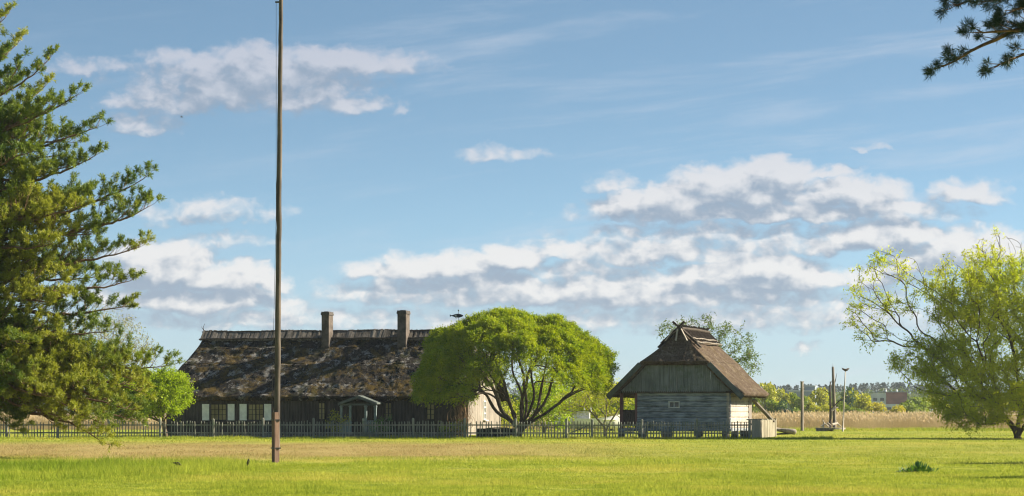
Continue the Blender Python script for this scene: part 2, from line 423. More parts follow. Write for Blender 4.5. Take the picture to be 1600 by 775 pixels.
def build_reeds():
    rg=np.random.default_rng(12); n=85000
    y=236+ (rg.random(n)**1.6)*110; x=rg.uniform(-.215,.235,n)*y
    keep=y>236+5*fbm(np.stack([x*.15,0*x,0*x],-1),2,9); x=x[keep]; y=y[keep]; n=len(x)
    h=rg.uniform(.9,1.62,n)*(.45+.9*fbm(np.stack([x*.12,y*.1,0*x],-1),3,8)); wd=rg.uniform(.018,.045,n)
    lx=rg.normal(-.10,.14,n)*h; ly=rg.normal(0,.1,n)*h; mb=MB(); z=0*x
    V=np.stack([np.stack([x-wd/2,y,z],-1),np.stack([x+wd/2,y,z],-1),np.stack([x+wd/3+lx,y+ly,z+h],-1),np.stack([x-wd/3+lx,y+ly,z+h],-1)],1).reshape(-1,3)
    mb.add(V,np.arange(4*n).reshape(-1,4))
    k=rg.random(n)<.6; P=np.stack([x+lx*1.03,y+ly,h],-1)[k]; A=np.stack([rg.normal(-.35,.2,len(P)),rg.normal(0,.2,len(P)),np.ones(len(P))],-1)
    A/=np.linalg.norm(A,axis=1,keepdims=True); leaves(mb,P,A,.30,.07,rg)
    o=mb.build('reeds',M['reed']); tag(o,'wide belt of dry buff reeds behind the lawn','reeds',None,'stuff')
build_reeds()

# ================================================================= MAIN HOUSE
TH=R(12); H0=np.array([-2.89,165.,0.])
def ht(px,yp=0.):  # facade coordinate (to the left of the right-front corner) seen at pixel column px
    k=(px-CX)/F; s,c=math.sin(TH),math.cos(TH)
    return ((H0[0]+s*yp)-k*(H0[1]+c*yp))/(c+s*k)
def hz(py,D=166.): return EYE+(HY-py)/F*D
LH,DH=20.4,9.7
house=empty('thatched_cottage',H0,'long dark plank cottage with mossy thatched roof and two chimneys behind the picket fence','house',-TH)
def planks(mb,x0,x1,z0,z1,y,step,rg,axis='x',th=.03,zfun=None):
    n=int(round((x1-x0)/step)); st=(x1-x0)/n
    for i in range(n):
        a=x0+i*st; c=a+st/2; w=st-.012; t=th+rg.uniform(0,.012)
        zt=z1 if zfun is None else None
        zl=zfun(a) if zfun else z1; zr=zfun(a+w) if zfun else z1
        if min(zl,zr)<=z0+.03: continue
        if axis=='x':
            P=[[a,y,z0],[a+w,y,z0],[a+w,y-t,z0],[a,y-t,z0],[a,y,zl],[a+w,y,zr],[a+w,y-t,zr],[a,y-t,zl]]
        else:
            P=[[y,a,z0],[y,a+w,z0],[y+t,a+w,z0],[y+t,a,z0],[y,a,zl],[y,a+w,zr],[y+t,a+w,zr],[y+t,a,zl]]
        mb.hexa(P)
rgp=np.random.default_rng(3)
mb=MB(); mb.box((-LH/2,DH/2,1.45),(LH-.04,DH-.04,2.3))
planks(mb,-LH,0,.12,2.75,-.0,.2,rgp); mb.build('front_wall',M['dark_plank'],house)
# right gable in grey planks, up to the half hip
RZ,EZ,OV=7.02,2.62,.55
half=DH/2; slope=(RZ-EZ)/(half+OV)
mb=MB(); planks(mb,.02,DH-.02,.15,9,.005,.19,rgp,'y',.03,lambda a:min(5.0,EZ-.38+slope*(half+OV-abs(a-half))-.05))
for a in (.0,DH): mb.box((.03,a,1.3),(.14,.16,2.5))
mb.build('gable_wall',M['grey_plank'],house)
mb=MB()
for i in range(28): mb.box((-LH+.4+i*.73,-.06,.08),(.6,.3,.24))
mb.build('foundation',M['stone'],house)
# roof as a height-mapped thick shell
def roof_shell(name,mat,quads,thick,parent,disp=.06,res=.11,seed=0,eave_shag=.05):
    """quads: each 4 corner points (eave a, eave b, top b, top a); grid patches displaced along their normal, with thickness"""
    mb=MB()
    for qi,(a,b,c,d) in enumerate(quads):
        a,b,c,d=[np.array(v,float) for v in (a,b,c,d)]
        nu=max(2,int(np.linalg.norm(b-a)/res)); nv=max(2,int(max(np.linalg.norm(d-a),np.linalg.norm(c-b))/res))
        u=np.linspace(0,1,nu+1)[None,:,None]; v=np.linspace(0,1,nv+1)[:,None,None]
        P=(1-v)*((1-u)*a+u*b)+v*((1-u)*d+u*c)
        n=np.cross(b-a,d-a) if np.linalg.norm(d-a)>.01 else np.cross(b-a,c-a); n/=np.linalg.norm(n)
        if n[2]<0: n=-n
        fr=fbm(P*np.array([1.6,1.6,1.6]),4,seed)-.5; f2=fbm(P*7.,2,seed+5)-.5
        edge=np.minimum(np.minimum(u[...,0],1-u[...,0])*nu,3)/3.; edge=edge*np.minimum((1-v[...,0])*nv,3)/3.
        dd=(fr*disp*2.2+f2*disp*1.2)*edge
        sag=-(np.sin(np.pi*v)*.10)
        top=P+n*dd[...,None]+np.array([0,0,1.])*sag
        low=P-n*thick+np.array([0,0,1.])*sag*1.0
        sh=(fbm(P*9.,2,seed+9)-.5)*eave_shag*2*(v[...,0]<1e-6); low[...,2]+=sh; top[...,2]+=sh*.5
        I=np.arange((nu+1)*(nv+1)).reshape(nv+1,nu+1); N=I.size
        V=np.concatenate([top.reshape(-1,3),low.reshape(-1,3)])
        q=np.stack([I[:-1,:-1],I[:-1,1:],I[1:,1:],I[1:,:-1]],-1).reshape(-1,4); q2=q[:,::-1]+N
        bd=[]
        for line in (I[0,:],I[:,-1],I[-1,::-1],I[::-1,0]):
            bd.append(np.stack([line[:-1]+N,line[1:]+N,line[1:],line[:-1]],-1))
        mb.add(V,np.concatenate([q,q2]+bd))
    return mb.build(name,mat,parent,True)
xl,xr=-19.35,-1.6            # ridge ends
el,er=-LH-.75,.55            # eave ends
yf,yb=-OV,DH+OV
zg=5.9; tg=(zg-EZ)/(RZ-EZ)       # left hip starts under a small gablet
def onf(x,t): return [x, yf+(half+OV)*t, EZ+(RZ-EZ)*t]
def onb(x,t): return [x, yb-(half+OV)*t, EZ+(RZ-EZ)*t]
xg=xl-.15; th_=.50; xh=er-.05
Fq=[ (onf(el,0),onf(er,0),onf(xh,th_),onf(xg,tg)) ]
# front slope in two bands so hips stay straight
def lerp(a,b,t): return [a[i]+(b[i]-a[i])*t for i in range(3)]
lm=lerp(onf(el,0),onf(xg,tg),th_/tg); 
quads=[(onf(el,0),onf(er,0),onf(xh,th_),lm),
       (lm,onf(xh,th_),onf(xr-.0-(0)+( (xh-xr)*(1-(tg-th_)/(1-th_)) ),tg),onf(xg,tg)),
       (onf(xg,tg),onf(xr+(xh-xr)*(1-(tg-th_)/(1-th_)),tg),onf(xr,1),onf(xl,1))]
lmb=lerp(onb(el,0),onb(xg,tg),th_/tg)
quads+=[(onb(er,0),onb(el,0),lmb,onb(xh,th_)),(onb(xh,th_),lmb,onb(xg,tg),onb(xr+(xh-xr)*(1-(tg-th_)/(1-th_)),tg)),
        (onb(xr+(xh-xr)*(1-(tg-th_)/(1-th_)),tg),onb(xg,tg),onb(xl,1),onb(xr,1))]
quads+=[(onb(el,0),onf(el,0),onf(xg,tg),onb(xg,tg))]                      # left hip
quads+=[(onf(xh,th_),onb(xh,th_),onb(xr,1),onf(xr,1))]                    # right half hip
roof=roof_shell('roof',M['thatch_old'],quads,.34,house,.085,.10,1,.07)
# ridge cover of cut reed with rods
mb=MB(); rgr=np.random.default_rng(5)
nseg=150; 
for sgn in (-1,1):
    xs=np.linspace(xl-.12,xr+.1,nseg+1)
    for i in range(nseg):
        w=(xs[i+1]-xs[i])*.94; d=.98+rgr.uniform(-.05,.05); hh=.08+rgr.uniform(0,.05); zoff=-.06*math.sin(math.pi*(i/nseg)*3)**2
        sy=half+sgn*.02; sl=slope
        P=[]
        for zz in (0,hh):
            for (aa,bb) in ((xs[i],0),(xs[i]+w,0),(xs[i]+w,d),(xs[i],d)):
                P.append([aa, sy+sgn*bb*.75, RZ+.05-bb*.75*sl+zz+zoff])
        mb.hexa(P)
mb.build('ridge_cover',M['ridge_reed'],roof)
mb=MB()
for sgn in (-1,1):
    for dd,r_ in ((.74,.06),(.1,.045)):
        pts=[[x,half+sgn*dd,RZ+.14-dd*slope+.02*math.sin(x*3)] for x in np.linspace(xl-.2,xr+.2,40)]
        mb.tube(pts,r_,6)
mb.build('ridge_rod',M['bark_dark'],roof)
mb=MB(); mb.tube([[xl-.1,half,RZ],[xl-.16,half,RZ+.35],[xl-.05,half,RZ+.62]],[.03,.02,.008],5); mb.tube([[xl-.15,half,RZ+.2],[xl-.3,half,RZ+.42]],[.02,.008],5)
mb.build('finial',M['bark_dark'],roof)
# small plank gablet
mb=MB(); planks(mb,half-1.2,half+1.2,zg-.1,9,xl-.02,.15,rgp,'y',.03,lambda a:RZ-.12-slope*abs(a-half)); mb.build('gablet',M['dark_plank'],house)
# chimneys
for (a,b,pyt) in ((502,514,485.5),(620.5,634.5,484.5)):
    y0=3.55; x0=-ht(a,y0); x1=-ht(b,y0); w=abs(x1-x0); dpt=1.05; zt=hz(pyt,169.); xc=(x0+x1)/2
    mb=MB(); k=14
    mb.box((xc,y0+dpt/2,(5.2+zt-.22)/2),(w-.03,dpt-.03,zt-.22-5.2)); mb.box((xc,y0+dpt/2,5.75),(w+.03,dpt+.03,.5))
    c=mb.build('chimney',M['chimney'],roof)
    mb=MB(); mb.box((xc,y0+dpt/2,zt-.16),(w+.06,dpt+.06,.13)); mb.box((xc,y0+dpt/2,zt-.05),(w+.01,dpt+.01,.10)); mb.box((xc-.0,y0+dpt/2,zt+.01),(w*.5,dpt*.6,.04))
    mb.build('chimney_cap',M['chimneycap'],roof)
    mb=MB()
    for i in range(12):
        xx=xc-w*.45+w*.9*i/11; mb.bar((xx,y0-.03,5.2+.35),(xx-.02,y0-.55,5.05-.02*i%3),.05,.04)
    mb.build('chimney_apron',M['grey_plank'],roof)
# windows
def window(px0,px1,py0,py1,cols,rows,shut=None,parent=house,fm='dark_plank',sillm='dark_plank'):
    x0,x1=-ht(px0),-ht(px1); z1,z0=hz(py0,165.5),hz(py1,165.5)
    w=x1-x0; xc=(x0+x1)/2; zc=(z0+z1)/2
    mb=MB(); b=.07
    mb.box((xc,-.07,z1+b/2),(w+2*b,.08,b)); mb.box((xc,-.07,z0-b/2),(w+2*b,.08,b))
    for s in (-1,1): mb.box((xc+s*(w/2+b/2),-.07,zc),(b,.078,z1-z0))
    for i in range(1,cols): mb.box((x0+w*i/cols,-.058,zc),(.07 if i*2==cols else .035,.03,z1-z0))
    for j in range(1,rows): mb.box((xc,-.053,z0+(z1-z0)*j/rows),(w,.022,.03))
    f=mb.build('window',M[fm],parent)
    mb=MB(); mb.box((xc,-.037,zc),(w,.012,z1-z0)); mb.build('pane',M['curtain'],f)
    mb=MB(); mb.box((xc,-.11,z0-.10),(w+.25,.16,.05)); mb.build('sill',M[sillm],f)
    if shut:
        for (a,c) in shut:
            mb=MB(); xa,xb=-ht(a),-ht(c); wx=xb-xa; xcc=(xa+xb)/2
            mb.box((xcc,-.085,zc),(wx,.035,z1-z0+.08))
            for zz in (zc-(z1-z0)*.35,zc+(z1-z0)*.35): mb.box((xcc,-.108,zz),(wx*.9,.012,.06))
            mb.build('shutter',M['white'],parent)
window(330.5,353.5,632,656,4,3,[(316.5,327.5),(356.5,367)])
window(389,411.5,632,656,4,3,[(375,386),(413.5,424.5)])
window(499,507.5,630,655,2,3)
window(603,611.5,630,654,2,3)
window(668,678.5,632,655,2,3)
# window in the sunlit gable
mb=MB(); yc=4.9; z0,z1=1.15,2.35
for yy in (yc-.32,yc+.32): mb.box((.055,yy,(z0+z1)/2),(.05,.08,z1-z0))
mb.box((.052,yc,(z0+z1)/2),(.04,.06,z1-z0))
for zz in (z0,(z0*2+z1)/3,(z0+2*z1)/3,z1): mb.box((.058,yc,zz),(.052,.72,.06))
f=mb.build('window',M['white'],house); mb=MB(); mb.box((.04,yc,(z0+z1)/2),(.012,.6,z1-z0)); mb.build('pane',M['glass'],f)
mb=MB(); mb.box((.13,yc,z0-.07),(.2,.85,.05)); mb.build('sill',M['white'],f)
# porch
pc=-ht(561,-1.4); mb=MB(); ph=1.28; zr=hz(617.5,163.5); ze=hz(629,163.5)
for s in (-1,1):
    P=[[pc,-1.75,zr],[pc+s*ph,-1.75,ze],[pc+s*ph,.0,ze],[pc,0,zr]]
    P=[np.array(p) for p in P]; up=np.array([0,0,.10]); mb.hexa([p-up for p in P]+P)
    mb.bar((pc,-1.78,zr-.12),(pc+s*(ph+.03),-1.78,ze-.12),.05,.12)
mb.bar((pc-ph+.1,-1.6,ze-.12),(pc+ph-.1,-1.6,ze-.12),.09,.12)
porch=mb.build('porch_roof',M['barge'],house)
for px in (533,547,571,586):
    x=-ht(px+.5,-1.5); mb=MB(); mb.box((x,-1.5,(ze-.18)/2+.0),(.15,.14,ze-.18)); mb.box((x,-1.5,ze-.25),(.2,.19,.08)); mb.box((x,-1.5,.95),(.19,.18,.07)); mb.build('porch_post',M['bluepaint'],house)
for (a,b) in ((533,547),(571,586)):
    xa,xb=-ht(a+.5,-1.5),-ht(b+.5,-1.5); mb=MB(); n=5
    for i in range(n): mb.box((xa+(xb-xa)*(i+.5)/n,-1.5,.62),((xb-xa)/n-.03,.03,.95))
    for zz in (.95,.2): mb.box(((xa+xb)/2,-1.5,zz),(xb-xa,.055,.07))
    mb.build('porch_railing',M['bluepaint'],house)
mb=MB(); mb.box((pc,-.055,1.15),(.95,.05,1.95)); d_=mb.build('door',M['bark_dark'],house)
mb=MB(); mb.tube([[pc+.35,-.09,1.1],[pc+.35,-.15,1.1],[pc+.25,-.15,1.1]],.015,6); mb.build('handle',M['steel'],d_)
mb=MB(); mb.box((pc,-.9,.12),(2.3,1.7,.2)); mb.box((pc,-1.95,.06),(1.2,.35,.12)); mb.build('porch_step',M['stone'],house)

# ================================================================= SMALL LOG HOUSE
T2=R(17); G0=np.array([13.35,158.,0.])
def gt(px,yp=0.):
    k=(px-CX)/F; s,c=math.sin(T2),math.cos(T2)
    return ((G0[0]+s*yp)-k*(G0[1]+c*yp))/(c+s*k)
barn=empty('log_granary',G0,'small raised log granary with steep brown thatched roof right of the round willow','granary',-T2)
LG,DG=5.72,7.0
mb=MB(); rg=np.random.default_rng(9); nl=7; zb0,zt0=.62,2.95; hgt=(zt0-zb0)/nl
def hewn(mb,a,b,th,h,rg):   # hewn log: bevelled 8-sided beam along a->b
    a=np.array(a,float); b=np.array(b,float); n=14; s=np.linspace(0,1,n)[:,None]
    ax=(b-a)/np.linalg.norm(b-a); side=np.cross(ax,[0,0,1.]); up=np.array([0,0,1.])
    j=(rg.random((n,2))-.5)*.02; c=a+(b-a)*s+side*j[:,:1]+up*j[:,1:]*.7
    prof=np.array([(-.5,-.30),(-.34,-.49),(.34,-.49),(.5,-.30),(.5,.30),(.34,.49),(-.34,.49),(-.5,.30)])
    V=c[:,None,:]+side*(prof[:,0]*th)[None,:,None]+up*(prof[:,1]*h)[None,:,None]
    i=np.arange(n-1)[:,None]*8; jj=np.arange(8)[None,:]
    q=np.stack([i+jj,i+(jj+1)%8,i+8+(jj+1)%8,i+8+jj],-1).reshape(-1,4); base=mb.n; mb.add(V.reshape(-1,3),q)
    mb.f.append(np.array([[base,base+1,base+2,base+3],[base,base+3,base+4,base+7],[base+4,base+5,base+6,base+7]]))
    e=base+(n-1)*8; mb.f.append(np.array([[e+3,e+2,e+1,e],[e+7,e+4,e+3,e],[e+7,e+6,e+5,e+4]]))
for i in range(nl):
    z=zb0+hgt*(i+.5)
    hewn(mb,(-LG-.08,0,z),(.16,0,z),.19,hgt*.955,rg)
front=mb.build('front_wall',M['log'],barn)
mb=MB()
for i in range(nl):
    z=zb0+hgt*(i+.5)
    hewn(mb,(0.0,-.16,z+.004),(0.0,DG-1.3,z+.004),.17,hgt*.975,rg)
mb.build('side_wall',M['palewood'],barn)  # same wood as the front, given a paler tone for its sunlit side
mb=MB()
mb.box((-LG/2,DG-1.35,(zb0+zt0)/2),(LG-.2,.16,zt0-zb0)); mb.box((-LG+.03,(DG-1.3)/2,(zb0+zt0)/2),(.15,DG-1.5,zt0-zb0)); mb.box((-LG/2,(DG-1.3)/2,zb0+.05),(LG-.3,DG-1.7,.1))
mb.build('back_wall',M['log'],barn)
mb=MB(); mb.box((.02,DG-.85,1.75),(.20,.85,2.5)); mb.build('corner_boards',M['grey_plank'],barn)
# foundation stones
for (x,y) in [(-LG+.3,.1),(-LG*.66,.1),(-LG*.33,.1),(-.2,.1),(-.2,2.9),(-.2,5.6),(-LG+.3,5.6),(-LG-1.1,.1),(-LG-1.1,5.2),(-.1,6.3)]:
    mb=MB(); u=np.linspace(0,np.pi,6); v=np.linspace(0,2*np.pi,9)[:-1]
    P=np.array([[.26*math.sin(a)*math.cos(b)*rg.uniform(.85,1.1),.26*math.sin(a)*math.sin(b),.36*math.cos(a)] for a in u for b in v])+np.array([x,y,.28])
    q=[[i*8+j,i*8+(j+1)%8,(i+1)*8+(j+1)%8,(i+1)*8+j] for i in range(5) for j in range(8)]; mb.add(P,q); mb.build('foundation_stone',M['stone'],barn,True)
# sill beam
mb=MB(); hewn(mb,(-LG-1.3,-.02,zb0-.10),(.2,-.02,zb0-.10),.22,.2,rg); hewn(mb,(.0,-.2,zb0-.096),(.0,DG-.4,zb0-.096),.22,.2,rg); mb.build('sill_beam',M['log'],barn)
# small two-light window
xw=-gt(1054); zw=2.09; mb=MB()
for s in (-1,1): mb.box((xw+s*.32,-.115,zw),(.06,.05,.42))
mb.box((xw,-.112,zw),(.05,.05,.32))
for s in (-1,1): mb.box((xw,-.117,zw+s*.18),(.72,.056,.06))
f=mb.build('window',M['whitewood'],barn); mb=MB(); mb.box((xw,-.095,zw),(.58,.02,.32)); mb.build('pane',M['glass'],f)
# porch on the left
xo=-LG-1.15
for (x,y,mname,w) in ((xo+.08,-.02,'redwood',.2),(-LG-.12,-.03,'redwood',.15),(xo+.45,2.6,'bark_dark',.18),(xo+.75,4.6,'bark_dark',.18),(xo+.08,5.2,'bark_dark',.18)):
    mb=MB(); mb.box((x,y,(zb0+3.0)/2),(w,w,3.0-zb0)); mb.box((x,y,2.85),(w+.06,w+.06,.12)); mb.build('porch_post',M[mname],barn)
mb=MB(); mb.box(((xo-LG)/2,-.03,1.72),(.95,.09,.10)); mb.box(((xo-LG)/2,-.03,.80),(.95,.07,.08))
for i in range(7): mb.box((xo+.24+i*.115,-.03,1.25),(.085,.035,.85))
mb.box((xo+.06,2.5,1.72),(.08,5.,.09))
for i in range(24): mb.box((xo+.06,.2+i*.2,1.25),(.035,.11,.85))
mb.build('porch_railing',M['bark_dark'],barn)
mb=MB(); mb.box(((xo-LG)/2,2.6,zb0-.03),(1.25,5.4,.10)); mb.box(((xo-LG)/2-.1,-.35,.35),(.9,.5,.12)); mb.build('porch_floor',M['gable_plank'],barn)
# roof: centre line, half width, heights
xc=-3.24; hw=4.30; RZ2=6.78; EZ2=2.78; sl2=(RZ2-EZ2)/hw; yfe=-.75; yr0=.95; yr1=8.55; ye1=7.7
zh=4.75; xh2=(RZ2-zh)/sl2
def gr(x,y,z): return [xc+x,y,z]
quads=[]
for s in (-1,1):
    A=gr(s*hw,yfe,EZ2); B=gr(s*hw,ye1,EZ2); Cc=gr(s*xh2,ye1+(yr1-ye1)*.5,zh); Dd=gr(s*xh2,yfe,zh)
    quads.append((A,B,Cc,Dd) if s>0 else (B,A,Dd,Cc))
    E=gr(0,yr1,RZ2); Ff=gr(0,yr0,RZ2)
    quads.append((Dd,Cc,E,Ff) if s>0 else (Cc,Dd,Ff,E))
quads.append((gr(-xh2,yfe,zh),gr(xh2,yfe,zh),gr(.02,yr0,RZ2),gr(-.02,yr0,RZ2)))
roof2=roof_shell('roof',M['thatch_new'],quads,.34,barn,.045,.09,31,.05)
# barge boards and gable planking
for s in (-1,1):
    mb=MB(); mb.bar((xc+s*(hw-.02),yfe+.10,EZ2-.27),(xc+s*(xh2-.02),yfe+.10,zh-.27),.10,.34)
    mb.bar((xc+s*(hw-.1),yfe-.03,EZ2-.16),(xc+s*(xh2),yfe-.03,zh-.14),.05,.30); mb.build('barge_board',M['barge'],barn)
mb=MB(); zf=lambda a:min(zh-.12,EZ2-.2+sl2*(hw-abs(a-xc))-.12)
planks(mb,xc-3.62,xc+3.42,2.93,9,-.20,.125,rg,'x',.025,zf)
for i in range(56): mb.box((xc-3.55+i*.125,-.235,2.90),(.055,.03,.10))
mb.build('gable_boards',M['gable_plank'],barn)
mb=MB(); mb.bar((xc-3.7,-.12,2.87),(xc+3.6,-.12,2.87),.16,.14); mb.bar((.02,-.3,2.87),(.02,7.2,2.87),.16,.14); mb.bar((xo+.06,-.3,2.87),(xo+.06,7.2,2.87),.16,.14)
mb.box((xc-.1,3.4,2.98),(6.6,6.6,.05)); mb.build('tie_beams',M['bark_dark'],barn)
mb=MB(); planks(mb,xc-3.5,xc+3.4,2.93,9,7.0,.2,rg,'x',.025,lambda a:EZ2-.2+sl2*(hw-abs(a-xc))-.3); mb.build('rear_gable_boards',M['gable_plank'],barn)
# ridge: crossed pegs, light poles and fan boards over the smoke hole
mb=MB()
for i in range(16):
    y=yr0+.1+i*(yr1-yr0-.3)/15; j=rg.uniform(-.05,.05)
    for s in (-1,1): mb.bar((xc-s*(.17+j),y+s*.04,RZ2+.30+j*.5),(xc+s*.85,y+s*.04,RZ2+.12-.85*sl2*.98),.075,.07)
mb.build('ridge_pegs',M['bark_dark'],roof2)
mb=MB(); 
for s in (-1,1): mb.tube([[xc+s*(.12+.45*0),yr0-.25,RZ2+.08],[xc+s*.14,(yr0+yr1)/2,RZ2+.10],[xc+s*.15,yr1,RZ2+.06]],[.08,.09,.07],7)
mb.build('ridge_bundle',M['bark_dark'],roof2)
mb=MB()
for s,dd in ((1,.75),(1,1.0),(-1,.8)):
    n=12; ys=np.linspace(yr0-.3,yr1-.1,n)
    pts=[[xc+s*(dd+.06*math.sin(y*1.3+dd)),y,RZ2+.17-sl2*dd+.03*math.sin(y*2)] for y in ys]; mb.tube(pts,.055,6)
mb.build('roof_pole',M['deadwood'],roof2)
mb=MB()   # dark hood above the front hip, crossed at the apex
for s in (-1,1):
    mb.bar((xc-s*.38,yr0-.55,RZ2+.48),(xc+s*1.15,yr0-.45,RZ2-.88),.10,.13)
    mb.bar((xc+s*.15,yr0-.25,RZ2-.0),(xc+s*1.35,yr0-.2,RZ2-1.12),.5,.10)
mb.build('crossed_gable_rafters',M['bark_dark'],roof2)
for (a,b) in (((-.30),( -.78)),((-.05),(-.10)),((.18),(.62))):
    mb=MB(); mb.bar((xc+a,yr0-.62,RZ2+.02),(xc+b,yr0-.86,RZ2-.72),.09,.05); mb.build('fan_board',M['palewood'],roof2)

# ================================================================= FENCES
fposts=[-70,10,90,170,250,333,411,490,568,646,726,806,885]
fposts2=[925,1003,1089,1171]
def fy(px): return 156.5-(px/1171.)*3.0
rg=np.random.default_rng(14)
def picket_run(parent,posts,mat):
    ox,oy=parent.location[0],parent.location[1]
    def loc(px): y=fy(px); return (px-CX)/F*y-ox, y-oy
    for i,px in enumerate(posts):
        x,y=loc(px); h=1.20+rg.uniform(-.03,.08); mb=MB(); r=.085
        mb.tube([[x,y+.02,-.1],[x+rg.uniform(-.01,.01),y+.02,h*.6],[x+rg.uniform(-.02,.02),y+.02,h-.05],[x,y+.02,h]],[r,r,r*.92,r*.55],9); mb.build('post',mat,parent,False)
    for a,b in zip(posts[:-1],posts[1:]):
        xa,ya=loc(a); xb,yb_=loc(b); L=xb-xa; n=int(round(L/.178)); mb=MB()
        sag=rg.uniform(-.02,.02)
        for z in (.84,.36): mb.bar((xa+.06,ya+.02,z+rg.uniform(-.01,.01)),(xb-.06,yb_+.02,z+rg.uniform(-.01,.01)),.05,.08)
        for k in range(1,n):
            if rg.random()<.03: continue
            s=k/n; x=xa+L*s+rg.normal(0,.008); y=ya+(yb_-ya)*s-.045; h=1.06+rg.normal(0,.03)+sag; tl=rg.normal(0,.024)
            mb.tube([[x,y,.05],[x+tl*.9,y,h-.05],[x+tl,y,h]],[.033,.033,.012],6)
        mb.build('picket_panel',mat,parent)
f1=empty('picket_fence',(0,fy(400),0),'long grey picket fence in front of the thatched cottage','fence'); picket_run(f1,fposts,M['fence'])
f2=empty('picket_fence',(12,fy(1050),0),'short grey picket fence in front of the log granary, right of the gate','fence'); picket_run(f2,fposts2,M['fence'])
# gate between the two fences
gx0,gx1=(888-CX)/F*fy(888),(922-CX)/F*fy(922); gyy=fy(905); gate=empty('garden_gate',(gx0,gyy,0),'low picket gate with diagonal brace between the two fences','gate')
mb=MB(); wG=gx1-gx0
for k in range(8):
    x=.04+(wG-.08)*k/7; hh=1.02+.10*math.sin(math.pi*k/7); mb.tube([[x,-.02,.1],[x,-.02,hh-.04],[x,-.02,hh]],[.03,.03,.012],6)
mb.build('picket_panel',M['fence'],gate)
mb=MB(); mb.bar((0,.02,.84),(wG,.02,.84),.05,.08); mb.bar((0,.02,.33),(wG,.02,.33),.05,.08); mb.bar((.05,.06,.33),(wG-.05,.06,.84),.03,.07); mb.build('gate_frame',M['fence'],gate)
# side board fence running back from the corner
A=np.array([(1174.5-CX)/F*152.8,152.8]); B=A+15.*np.array([math.sin(R(11.4)),math.cos(R(11.4))])
bf=empty('board_fence',(A[0],A[1],0),'sunlit board fence of wide upright planks beside the log granary','fence')
dv=(B-A)/15.; nrm=np.array([dv[1],-dv[0]]); ang=math.atan2(dv[1],dv[0]); mb=MB(); s=0
while s<15:
    w=rg.uniform(.24,.36); c=dv*(s+w/2)+nrm*rg.uniform(-.012,.012); h=1.10+rg.normal(0,.025)
    mb.box((c[0],c[1],h/2+.03),(w-.018,.028,h),ang); s+=w
mb.build('boards',M['board_fence'],bf)
mb=MB()
for z in (.3,.9): c=dv*7.5-nrm*.06; mb.box((c[0],c[1],z),(15.,.07,.09),ang)
mb.build('rail',M['board_fence'],bf)
for i in range(6):
    c=dv*(i*3.0)-nrm*.13; mb=MB(); mb.tube([[c[0],c[1],0],[c[0],c[1],1.12]],[.08,.08],8); mb.box((c[0],c[1],1.17),(.28,.34,.07),ang); mb.build('post',M['fence'],bf)

# ================================================================= MAST POLE
D=82.; O=W(431,722,D); mast=empty('tall_wooden_pole',(O[0],O[1],0),'very tall slender wooden mast standing alone on the lawn before the cottage','pole')
n=60; zs=np.linspace(.35,16.6,n); rr=np.interp(zs,[0,1.5,9,16.6],[.105,.098,.085,.058]); rg=np.random.default_rng(2)
wob=np.cumsum(rg.normal(0,.0045,n)); wob2=np.cumsum(rg.normal(0,.004,n)); pts=np.stack([.02+zs*.0088+wob,.1+wob2,zs],-1)
mb=MB(); mb.tube(pts,rr*(1+rg.normal(0,.03,n)),10); shaft=mb.build('mast',M['pole'],mast,True)
mb=MB(); mb.box((-.005,-.05,.79),(.175,.175,1.62),R(38)); mb.build('support_post',M['redpost'],mast)
for z in (.45,1.35): mb=MB(); mb.box((.0,.0,z),(.26,.30,.04),R(20)); mb.build('iron_band',M['steel'],mast)
xt=.02+14.7*.0088+wob[52]; mb=MB(); mb.box((xt-.10,.1+wob2[52],14.75),(.16,.05,.05)); mb.build('bracket',M['steel'],mast)
mb=MB(); mb.tube([[xt-.15,.08,14.73],[xt-.15,.08,8.],[-.12,.0,2.],[-.06,-.06,1.4]],.006,4); mb.build('halyard',M['rope'],mast)

# ================================================================= POSTS AND DEADWOOD ON THE RIGHT
D=222.; O=W(1253.5,671,D); p=empty('wooden_post',(O[0],O[1],0),'plain tall square wooden post standing at the edge of the reeds','post')
mb=MB(); mb.bar((0,0,-.1),(-.02,0,4.25),.20,.20,R(35)); mb.build('shaft',M['deadwood'],p); mb=MB(); mb.box((-.02,0,4.28),(.26,.26,.06),R(35)); mb.build('cap',M['grey_plank'],p)
D=220.; O=W(1297.5,672,D); sc=empty('driftwood_sculpture',(O[0],O[1],0),'cluster of upright dead trunks and driftwood on a low round platform','sculpture')
k=D/F
def L(px,py,dy=0.): return [(px-1297.5)*k,dy,EYE+(HY-py)*k]
mb=MB()
a=np.arange(20)*2*np.pi/20; rim=[[1.28*math.cos(t),1.28*math.sin(t)] for t in a]
mb.tube([[0,0,.16],[0,0,.30]],[1.28,1.28],20); mb.tube([[-.5,-.2,-.02],[-.5,-.2,.16]],[.75,.75],14); mb.build('platform',M['grey_plank'],sc)
mb=MB(); mb.tube([L(1304,668),L(1303.5,640),L(1302.5,610),L(1301.5,573)],[.17,.15,.14,.11],8); mb.tube([L(1301.5,573),L(1301.3,567.5)],[.02,.01],4); mb.build('trunk',M['deadwood'],sc,True)
mb=MB(); mb.tube([L(1297,668,-.2),L(1297,640,-.25),L(1296.5,615,-.2),L(1296.8,596,-.2)],[.12,.10,.08,.04],7)
mb.tube([L(1296.8,616,-.2),L(1290,611,-.1),L(1280,607,.1)],[.04,.03,.012],5); mb.tube([L(1298,640,-.2),L(1310,627,-.3),L(1320,621,-.3),L(1328,618.5,-.3)],[.06,.05,.035,.012],6)
mb.tube([L(1303,604),L(1306,592),L(1307.5,583)],[.05,.035,.012],5); mb.tube([L(1297,600,-.2),L(1301,592,-.2)],[.03,.01],5); mb.build('trunk',M['bark_dark'],sc,True)
